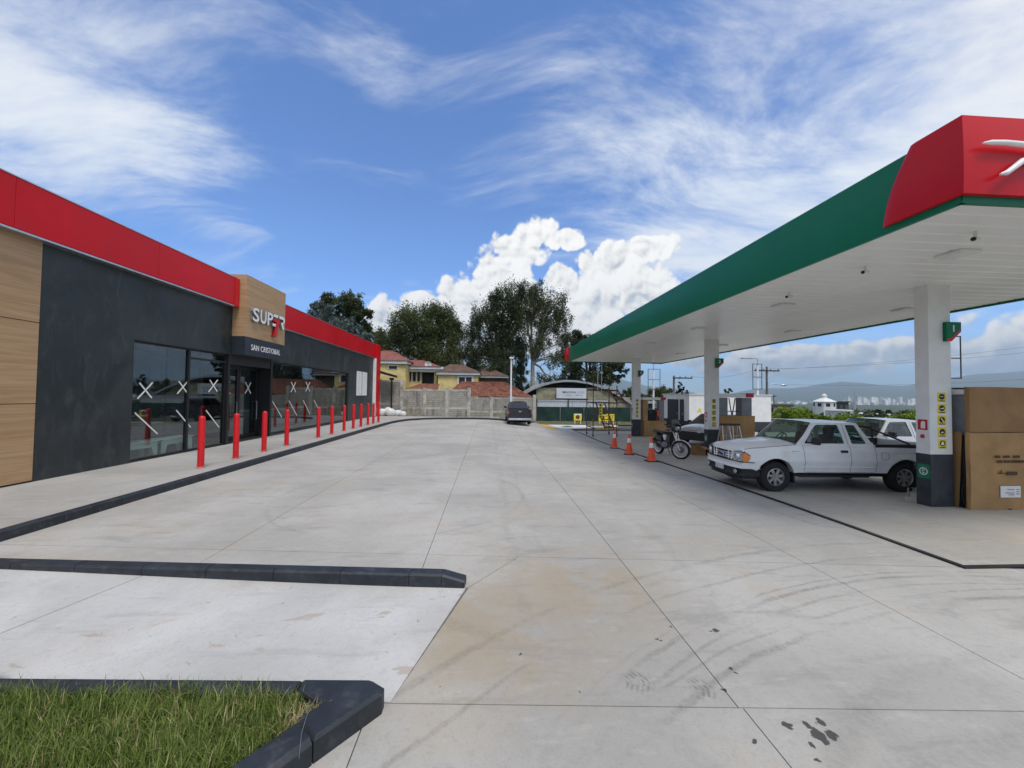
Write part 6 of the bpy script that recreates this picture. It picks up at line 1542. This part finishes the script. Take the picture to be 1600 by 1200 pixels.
# ---- utility poles and wires
pole_m = mat('grey_pole', (.16, .15, .135), .9, 0, .2, 4)
def upole(px, Y, pyt, arms, lab, lamp=None, base=-1.2):
    p = AY(px, pyt, Y); T = thing('utility_pole', lab, 'pole', (p.x, Y, base)); q = MB(); q.cyl((p.x, Y, base-.3), tuple(p), .17, .11, 12); q.build('pole', pole_m, T, smooth=50)
    for (pa_, pb_, py) in arms:
        a, b = AY(pa_, py, Y-.15), AY(pb_, py, Y-.15); q = MB(); q.box(a.x, b.x, Y-.2, Y-.1, a.z-.07, a.z+.07); AR = q.build('crossarm', black_m, T)
        for k in (.05, .35, .65, .95): q = MB(); xx = a.x+(b.x-a.x)*k; q.lathe([(0, 0), (.05, 0), (.06, .08), (.04, .18), (0, .19)], 10, (xx, Y-.15, a.z+.072)); q.build('insulator', grey_m, AR)
        q = MB(); q.tube([(p.x, Y-.12, a.z-.75), (p.x+(b.x-a.x)*.28, Y-.12, a.z-.06)], .025, 6); q.build('brace', steel_m, T)
    if lamp:
        a = AY(*lamp, Y-.5); q = MB(); q.tube([(p.x, Y, a.z-.1), ((p.x+a.x)/2, Y-.3, a.z+.12), (a.x, Y-.5, a.z)], .035, 8); q.build('lamp_arm', steel_m, T, smooth=60); q = MB(); q.ell((a.x+.25, Y-.5, a.z-.06), (.42, .16, .12), 14); q.build('lamp_head', alu_m, T, smooth=60)
    return p
pA = upole(1198, 46, 573, [(1179, 1218, 579)], 'grey utility pole with crossarm and street lamp past the fence', (1222, 601))
pB = upole(1053, 44, 587, [(1052, 1082, 590.5)], 'utility pole with one-sided crossarm beside the white utility room')
pC = upole(1209, 90, 616, [(1206, 1213, 619)], 'distant short utility pole among the treetops', None, -4)
def wire(a, b, sag, lab):
    a, b = Vector(a), Vector(b); q = MB(); q.tube([a.lerp(b, i/16)-Vector((0, 0, sag*4*(i/16)*(1-i/16))) for i in range(17)], .012, 5)
    o = q.build('power_line', black_m, org=tuple(a)); tag(o, lab, 'cable')
e1 = AY(1700, 528, 40); e2 = AY(1700, 540, 40); e3 = AY(1700, 585, 42)
a1 = AY(1182, 577, 45.85); a2 = AY(1214, 577, 45.85)
wire(a2, e1, .5, 'upper power line running from the crossarm past column one'); wire(a1, e2, .5, 'second power line strung just under the upper one'); wire(AY(1198, 600, 46), e3, .6, 'low slack power line over the hedge and hills')
wire(AY(1080, 588, 43.85), a1, .5, 'power line between the two utility poles')
# ---- wire fence and hedge along the right of the forecourt
RF = thing('wire_fence', 'low wire mesh fence with pale posts before the bright green hedge', 'fence', (28, 29.5, -.5))
fz = [AY(px, py, Y) for px, py, Y in ((1186, 653.5, 30), (1441, 662.5, 27.5), (1700, 674, 25))]
path_f = [fz[0], fz[1], fz[2]]
for (a, b) in zip(path_f, path_f[1:]):
    q = MB(); q.tube([a, b], .028, 8); q.build('top_rail', steel_m, RF)
    n = max(2, int((b-a).length/2.6))
    for i in range(n+1):
        p = a.lerp(b, i/n); q = MB(); q.cyl((p.x, p.y, -.6), (p.x, p.y, p.z+.1), .035, .035, 8); q.build('post', steel_m, RF)
    for k in range(1, 7): q = MB(); q.tube([a-Vector((0, 0, k*.16)), b-Vector((0, 0, k*.16))], .005, 4); q.build('wire', steel_m, RF)
# ---- pale houses out on the slope
def farbox(name, lab, pxa, pxb, pyt, pyb, Y, d, mw, mr):
    a, b = AY(pxa, pyb, Y), AY(pxb, pyt, Y); T = thing(name, lab, 'house', ((a.x+b.x)/2, Y, a.z-9)); MB().box(a.x, b.x, Y, Y+d, a.z-9, b.z-.4).build('wall', mw, T)
    q = MB(); q.prism([(a.x-.4, b.z-.4), (b.x+.4, b.z-.4), (b.x+.2, b.z), (a.x-.2, b.z)], Y-.4, Y+d+.4, 'y'); q.build('roof', mr, T)
    for k in (.25, .6): MB().box(a.x+(b.x-a.x)*k, a.x+(b.x-a.x)*(k+.15), Y-.03, Y-.005, (a.z+b.z)/2-.8, (a.z+b.z)/2+.4).build('window', voidm, T)
farbox('house', 'low dark-walled house next to the white cupola house', 1303, 1326, 627, 642, 118, 8, mat('dark_render', (.07, .075, .08), .8), mat('slate_roof', (.06, .055, .05), .8))
farbox('house', 'long low house with white metal roof beyond the hedge', 1364, 1394, 647, 652, 95, 10, int_m, trimw_m)
farbox('house', 'small house with bright roof below the cupola house', 1319, 1330, 640.5, 648, 100, 6, trimw_m, trimw_m)
farbox('house', 'dark-roofed house with pale wall behind the utility pole', 1190, 1236, 632, 648, 75, 8, intl_m, mat('umber_roof', (.07, .05, .04), .8))
farbox('house', 'grey house showing a strip of white roof beside the second sign pole', 1190, 1222, 634, 640, 110, 8, intl_m, trimw_m)
farbox('house', 'pale roofed shed behind the third dispenser and green mesh', 1000, 1050, 627, 637, 60, 6, intl_m, corr_m)
CU = thing('cupola_house', 'white house with conical roof and small domed cupola out on the slope', 'house', tuple(AY(1288, 640, 112)-Vector((0, 0, 4))))
c = AY(1288, 640, 112); k = 112/600
def oct_(r0, z0, r1, z1, name, m, n=8): q = MB(); q.lathe([(0, z0), (r0, z0), (r1, z1), (0, z1)], n, (c.x, c.y, 0)); return q.build(name, m, CU)
zc = lambda py: AY(1288, py, 112).z
oct_(15*k, zc(640)-10, 15*k, zc(627.5), 'wall', trimw_m); oct_(17*k, zc(627.6), 4.5*k, zc(622), 'roof', trimw_m); oct_(3.6*k, zc(622), 3.6*k, zc(618), 'cupola', trimw_m, 12); oct_(4.2*k, zc(618), .8*k, zc(615.3), 'dome', trimw_m, 12)
for a in range(8):
    q = MB(); th = 2*pi*(a+.5)/8; M = Matrix.Translation((c.x, c.y, 0)) @ Matrix.Rotation(th, 4, 'Z'); rr = 15*k*cos(pi/8)+.02; q.box(rr, rr+.03, -.5, .5, zc(635), zc(630), 0, M); q.build('window', voidm, CU)
# ---- radio mast and the far city
q = MB(); p = AY(1335, 622, 900); p1 = AY(1335, 608, 900); q.tube([p-Vector((0, 0, 30)), p1], [3, .6], 6); tag(q.build('radio_mast', steel_m, org=tuple(p)), 'thin far radio mast above the treetops before the city', 'mast')
city = MB(); r = random.Random(21)
for i in range(420):
    px = r.uniform(1040, 1800) if i % 3 else r.gauss(1375, 40); Y = r.uniform(2900, 4800); d = ray(px, 630); x = d.x/d.y*Y; z = terr(x, Y)
    tall = r.random() < .30 and 1310 < px < 1480
    w_ = r.uniform(12, 40); h_ = r.uniform(28, 72) if tall else r.uniform(6, 20)
    city.box(x-w_/2, x+w_/2, Y, Y+w_, z-10, z+h_)
cm = mat('city_concrete', (.70, .70, .68), .8, 0, .25, .01)
o = city.build('distant_city', cm); tag(o, 'far city of pale towers spread along the valley floor', 'city', kind='stuff')
# ================================================================== TREES
def leaf_cloud(rs, clumps, Y0, dens, leaf, droop=1.0, spread=.55, subr=.30, shade_lo=0.0):
    """clumps: (px, py, rx, ry) seen at depth Y0 -> numpy quads filling ellipsoids with sub-clusters"""
    Vs, Ss, cents = [], [], []
    for (px, py, rx, ry) in clumps:
        c = AY(px, py, Y0); k = Y0/FPX; ax, az_ = rx*k, ry*k; ay = min(ax, 2.8)*1.0
        c = c+Vector((0, rs.uniform(-spread, spread)*ax, 0)); cents.append((c, ax, az_))
        ns = max(6, int(17*(ax*az_)**.5)); nl = int(2.6*dens*ax*az_)
        u = rs.normal(size=(ns, 3)); u /= np.linalg.norm(u, axis=1)[:, None]; sc_ = u*(rs.rand(ns, 1)**.42)
        sub = sc_*np.array([ax, ay, az_])+np.array(c)
        sh_s = rs.rand(ns)
        idx = rs.randint(0, ns, nl)
        off = rs.normal(size=(nl, 3))*np.array([1, 1, droop])*.80*subr*np.array([min(ax, az_), min(ax, az_), min(ax, az_)])*.62
        off[:, 2] -= np.abs(rs.normal(size=nl))*(droop-1)*.25*az_*.3
        P_ = sub[idx]+off
        a = rs.normal(size=(nl, 3)); a[:, 2] = a[:, 2]*(1 if droop <= 1 else .6)-(.0 if droop <= 1 else .9); a /= np.linalg.norm(a, axis=1)[:, None]
        b = np.cross(a, rs.normal(size=(nl, 3))); b /= np.maximum(np.linalg.norm(b, axis=1)[:, None], 1e-6)
        L_ = .84*leaf*(.6+.8*rs.rand(nl))[:, None]; Wd = L_*(.42 if droop <= 1 else .26)
        V = np.stack([P_-a*L_*.5, P_+b*Wd*.5, P_+a*L_*.5, P_-b*Wd*.5], axis=1)
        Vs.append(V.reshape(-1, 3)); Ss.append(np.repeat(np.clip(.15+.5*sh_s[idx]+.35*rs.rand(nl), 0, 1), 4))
    V = np.concatenate(Vs); S = np.concatenate(Ss); F = np.arange(len(V)).reshape(-1, 4)
    return V, F, S, cents
bark_d = mat('dark_bark', (.05, .04, .03), .9, 0, .3, 5, .4, 20); bark_p = mat('pale_bark', (.30, .27, .22), .85, 0, .25, 3, .3, 20)
leaf_euc = leaf_mat('leaf_eucalyptus', (.020, .032, .011), (.085, .098, .034), None, .5, .18)
leaf_drk = leaf_mat('leaf_dark', (.014, .027, .010), (.060, .080, .028), None, .55, .15)
leaf_mid = leaf_mat('leaf_mid', (.026, .044, .012), (.105, .125, .036), None, .55, .2)
leaf_gry = leaf_mat('leaf_silver', (.045, .065, .055), (.15, .19, .17), None, .6, .1)
leaf_brt = leaf_mat('leaf_bright', (.07, .14, .010), (.31, .40, .040), None, .5, .3)
leaf_cyp = leaf_mat('leaf_cypress', (.008, .018, .008), (.024, .040, .016), None, .6, .1)
def tree(name, lab, cat, px, Y0, base_py, clumps, lm, bark, dens, leaf, droop=1.0, trunk_r=.28, seed=1, fork=None, group=None, subr=.30, base_z=None):
    rs = np.random.RandomState(seed)
    b = AY(px, base_py, Y0); bz = base_z if base_z is not None else terr(b.x, Y0)
    T = thing(name, lab, cat, (b.x, Y0, bz), group)
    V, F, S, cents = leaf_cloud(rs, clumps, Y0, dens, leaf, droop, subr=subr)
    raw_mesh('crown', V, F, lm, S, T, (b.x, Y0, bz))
    q = MB(); fk = AY(fork[0], fork[1], Y0) if fork else Vector((b.x+rs.uniform(-.3, .3), Y0, bz+(cents[0][0].z-bz)*.45))
    p0 = Vector((b.x, Y0, bz-.3)); mid_ = p0.lerp(fk, .5)+Vector((rs.uniform(-.15, .15), 0, 0))
    q.tube([p0, mid_, fk], [trunk_r*1.25, trunk_r, trunk_r*.8], 10)
    for (c, ax, az_) in cents:
        m1 = fk.lerp(c, .45)+Vector((rs.uniform(-.4, .4), rs.uniform(-.3, .3), .12*(c-fk).length)); rr = trunk_r*(.30+.25*min(1, ax/3))
        q.tube([fk-Vector((0, 0, .05)), m1, c], [rr*1.3, rr, rr*.35], 6)
        for j in range(4):
            e = c+Vector((rs.uniform(-.8, .8)*ax, rs.uniform(-.5, .5)*min(ax, 2.5), rs.uniform(-.6, .8)*az_)); q.tube([m1.lerp(c, .5), e.lerp(c, .4)+Vector((0, 0, .1)), e], [rr*.55, rr*.35, rr*.12], 5)
    q.build('trunk', bark, T, smooth=60); return T
tree('eucalyptus_tree', 'tall weeping eucalyptus with pale forked trunk beside the warehouse', 'tree', 833, 56, 600,
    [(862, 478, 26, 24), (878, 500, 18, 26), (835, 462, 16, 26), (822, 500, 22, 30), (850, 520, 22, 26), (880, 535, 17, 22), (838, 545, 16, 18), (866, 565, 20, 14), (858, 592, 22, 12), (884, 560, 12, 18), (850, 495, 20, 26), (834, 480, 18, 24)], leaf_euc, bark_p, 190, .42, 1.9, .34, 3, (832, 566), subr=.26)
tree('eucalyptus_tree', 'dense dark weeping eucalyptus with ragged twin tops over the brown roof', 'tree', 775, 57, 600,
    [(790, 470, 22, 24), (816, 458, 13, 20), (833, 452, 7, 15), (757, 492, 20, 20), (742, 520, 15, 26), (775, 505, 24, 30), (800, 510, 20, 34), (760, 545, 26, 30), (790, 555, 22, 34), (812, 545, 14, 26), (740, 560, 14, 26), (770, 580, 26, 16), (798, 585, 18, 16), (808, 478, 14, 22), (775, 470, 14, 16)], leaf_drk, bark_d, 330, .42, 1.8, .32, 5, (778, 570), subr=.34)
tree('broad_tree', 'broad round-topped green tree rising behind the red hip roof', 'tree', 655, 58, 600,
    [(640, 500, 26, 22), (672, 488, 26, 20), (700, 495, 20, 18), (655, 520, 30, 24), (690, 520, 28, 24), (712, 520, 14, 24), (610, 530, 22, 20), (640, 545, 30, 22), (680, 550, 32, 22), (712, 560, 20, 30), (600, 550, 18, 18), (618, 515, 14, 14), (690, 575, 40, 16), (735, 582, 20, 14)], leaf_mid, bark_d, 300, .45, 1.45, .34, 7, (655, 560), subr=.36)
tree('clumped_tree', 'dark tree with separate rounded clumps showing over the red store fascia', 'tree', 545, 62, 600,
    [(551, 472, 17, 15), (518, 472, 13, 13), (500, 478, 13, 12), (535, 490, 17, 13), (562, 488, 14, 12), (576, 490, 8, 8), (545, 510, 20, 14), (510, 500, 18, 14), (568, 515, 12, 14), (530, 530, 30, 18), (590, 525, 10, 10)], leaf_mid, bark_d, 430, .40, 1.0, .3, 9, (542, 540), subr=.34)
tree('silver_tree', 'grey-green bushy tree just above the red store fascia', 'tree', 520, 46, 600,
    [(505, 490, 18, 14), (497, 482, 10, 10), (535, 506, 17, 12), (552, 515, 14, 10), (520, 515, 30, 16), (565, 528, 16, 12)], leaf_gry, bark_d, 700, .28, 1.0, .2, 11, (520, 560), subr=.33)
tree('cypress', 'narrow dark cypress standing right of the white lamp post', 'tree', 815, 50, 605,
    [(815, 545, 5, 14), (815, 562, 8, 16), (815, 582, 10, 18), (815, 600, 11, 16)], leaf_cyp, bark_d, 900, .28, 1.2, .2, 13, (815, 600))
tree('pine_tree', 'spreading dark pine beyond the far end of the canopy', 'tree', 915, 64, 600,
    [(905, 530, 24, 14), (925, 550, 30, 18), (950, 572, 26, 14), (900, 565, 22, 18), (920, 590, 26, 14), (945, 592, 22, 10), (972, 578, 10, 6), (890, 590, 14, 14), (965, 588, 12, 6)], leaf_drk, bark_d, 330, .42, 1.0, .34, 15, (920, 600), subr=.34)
tree('round_tree', 'round dark tree behind the first empty sign frame', 'tree', 1032, 62, 640, [(1030, 620, 22, 14), (1015, 625, 14, 10), (1045, 626, 12, 10), (1030, 612, 14, 9)], leaf_mid, bark_d, 520, .36, 1.0, .22, 17)
tree('conifer', 'small star-topped conifer peeping above the white utility room', 'tree', 1062, 60, 640, [(1062, 601, 3, 5), (1062, 608, 8, 4), (1064, 614, 12, 4), (1062, 622, 14, 6)], leaf_cyp, bark_d, 700, .3, 1.0, .14, 19)
tree('small_tree', 'small dark treetop showing above the half-boxed dispenser', 'tree', 1136, 85, 640, [(1136, 611, 6, 4), (1133, 617, 8, 5), (1140, 622, 9, 6)], leaf_drk, bark_d, 420, .4, 1.0, .16, 21)
tree('small_tree', 'light green tree beside the warehouse roof edge', 'tree', 988, 70, 650, [(985, 612, 12, 8), (996, 622, 12, 9), (980, 622, 12, 8)], leaf_mid, bark_d, 420, .4, 1.0, .2, 23)
# bright hedge shrubs behind the wire fence
hs = [(1208, 652, 20, 9, 'bright green shrub at the hedge end by the sign pole'), (1240, 646, 26, 12, 'tallest bright green shrub of the hedge behind the white cab'), (1278, 655, 22, 9, 'low bright shrub below the cupola house'), (1318, 656, 26, 10, 'bright shrub behind the bed of the white pickup'), (1352, 660, 22, 8, 'low bright shrub behind the pickup bed rack'),
      (1398, 656, 24, 10, 'bright shrub between the white roof and column one'), (1432, 652, 22, 11, 'bright shrub partly behind column one'), (1500, 655, 40, 12, 'bright shrub behind the wrapped dispenser')]
for i, (px, py, rx, ry, lab) in enumerate(hs):
    rr = random.Random(i)
    cl = [(px+rr.uniform(-.6, .6)*rx, py+rr.uniform(-.2, .3)*ry, rx*.55, ry*.7) for _ in range(5)]+[(px, py+ry*.6, rx, ry*.7)]
    tree('shrub', lab, 'shrub', px, 33+rr.uniform(-1, 1.5), 670, cl, leaf_brt, bark_d, 1500, .26, 1.0, .06, 30+i, group='bright hedge beyond the wire fence', subr=.4, base_z=-.7)
# dim wooded slope between the hedge and the city
rs = np.random.RandomState(77); n = 900
d_ = 90+700*rs.rand(n)**1.5; a_ = np.radians(8+78*rs.rand(n)); cx, cy = d_*np.sin(a_), d_*np.cos(a_)
V_l, S_l = [], []
for i in range(n):
    z = terr(cx[i], cy[i]); top = 2.2-.016*d_[i]-z; h = max(1.2, min(3+rs.rand()*5, top*(.55+.4*rs.rand()))); k = 34
    P_ = np.array([cx[i], cy[i], z+h*.45])+np.clip(rs.normal(size=(k, 3)), -2, 1.6)*np.array([h*.6, h*.6, h*.30])
    s_ = (.5+d_[i]*.004)*(.6+.8*rs.rand(k))[:, None]
    a = rs.normal(size=(k, 3)); a /= np.linalg.norm(a, axis=1)[:, None]; b = np.cross(a, rs.normal(size=(k, 3))); b /= np.linalg.norm(b, axis=1)[:, None]
    V_l.append(np.stack([P_-a*s_*.5, P_+b*s_*.35, P_+a*s_*.5, P_-b*s_*.35], axis=1).reshape(-1, 3)); S_l.append(np.repeat(np.clip(rs.rand()*.7+.3*rs.rand(k), 0, 1), 4))
V = np.concatenate(V_l); o = raw_mesh('distant_woods', V, np.arange(len(V)).reshape(-1, 4), leaf_drk, np.concatenate(S_l)); tag(o, 'dim wooded slope falling away towards the far city', 'woods', kind='stuff')
# ================================================================== HAZE over the valley
hz = MB(); hz.box(-25000, 25000, -25000, 25000, -125, 1500); ho = hz.build('haze', None or mat('air', (1, 1, 1), .5, 0, 0)); tag(ho, 'thin blue haze over the valley', 'haze', kind='stuff')
m = MATS['air']; m.node_tree.nodes.clear(); pv = m.node_tree.nodes.new('ShaderNodeVolumePrincipled'); pv.inputs['Color'].default_value = (.66, .84, 1.0, 1); pv.inputs['Density'].default_value = 7.5e-5; pv.inputs['Anisotropy'].default_value = .2
mo = m.node_tree.nodes.new('ShaderNodeOutputMaterial'); m.node_tree.links.new(pv.outputs[0], mo.inputs['Volume'])
for o in bpy.data.objects:
    if '_org' in o: del o['_org']
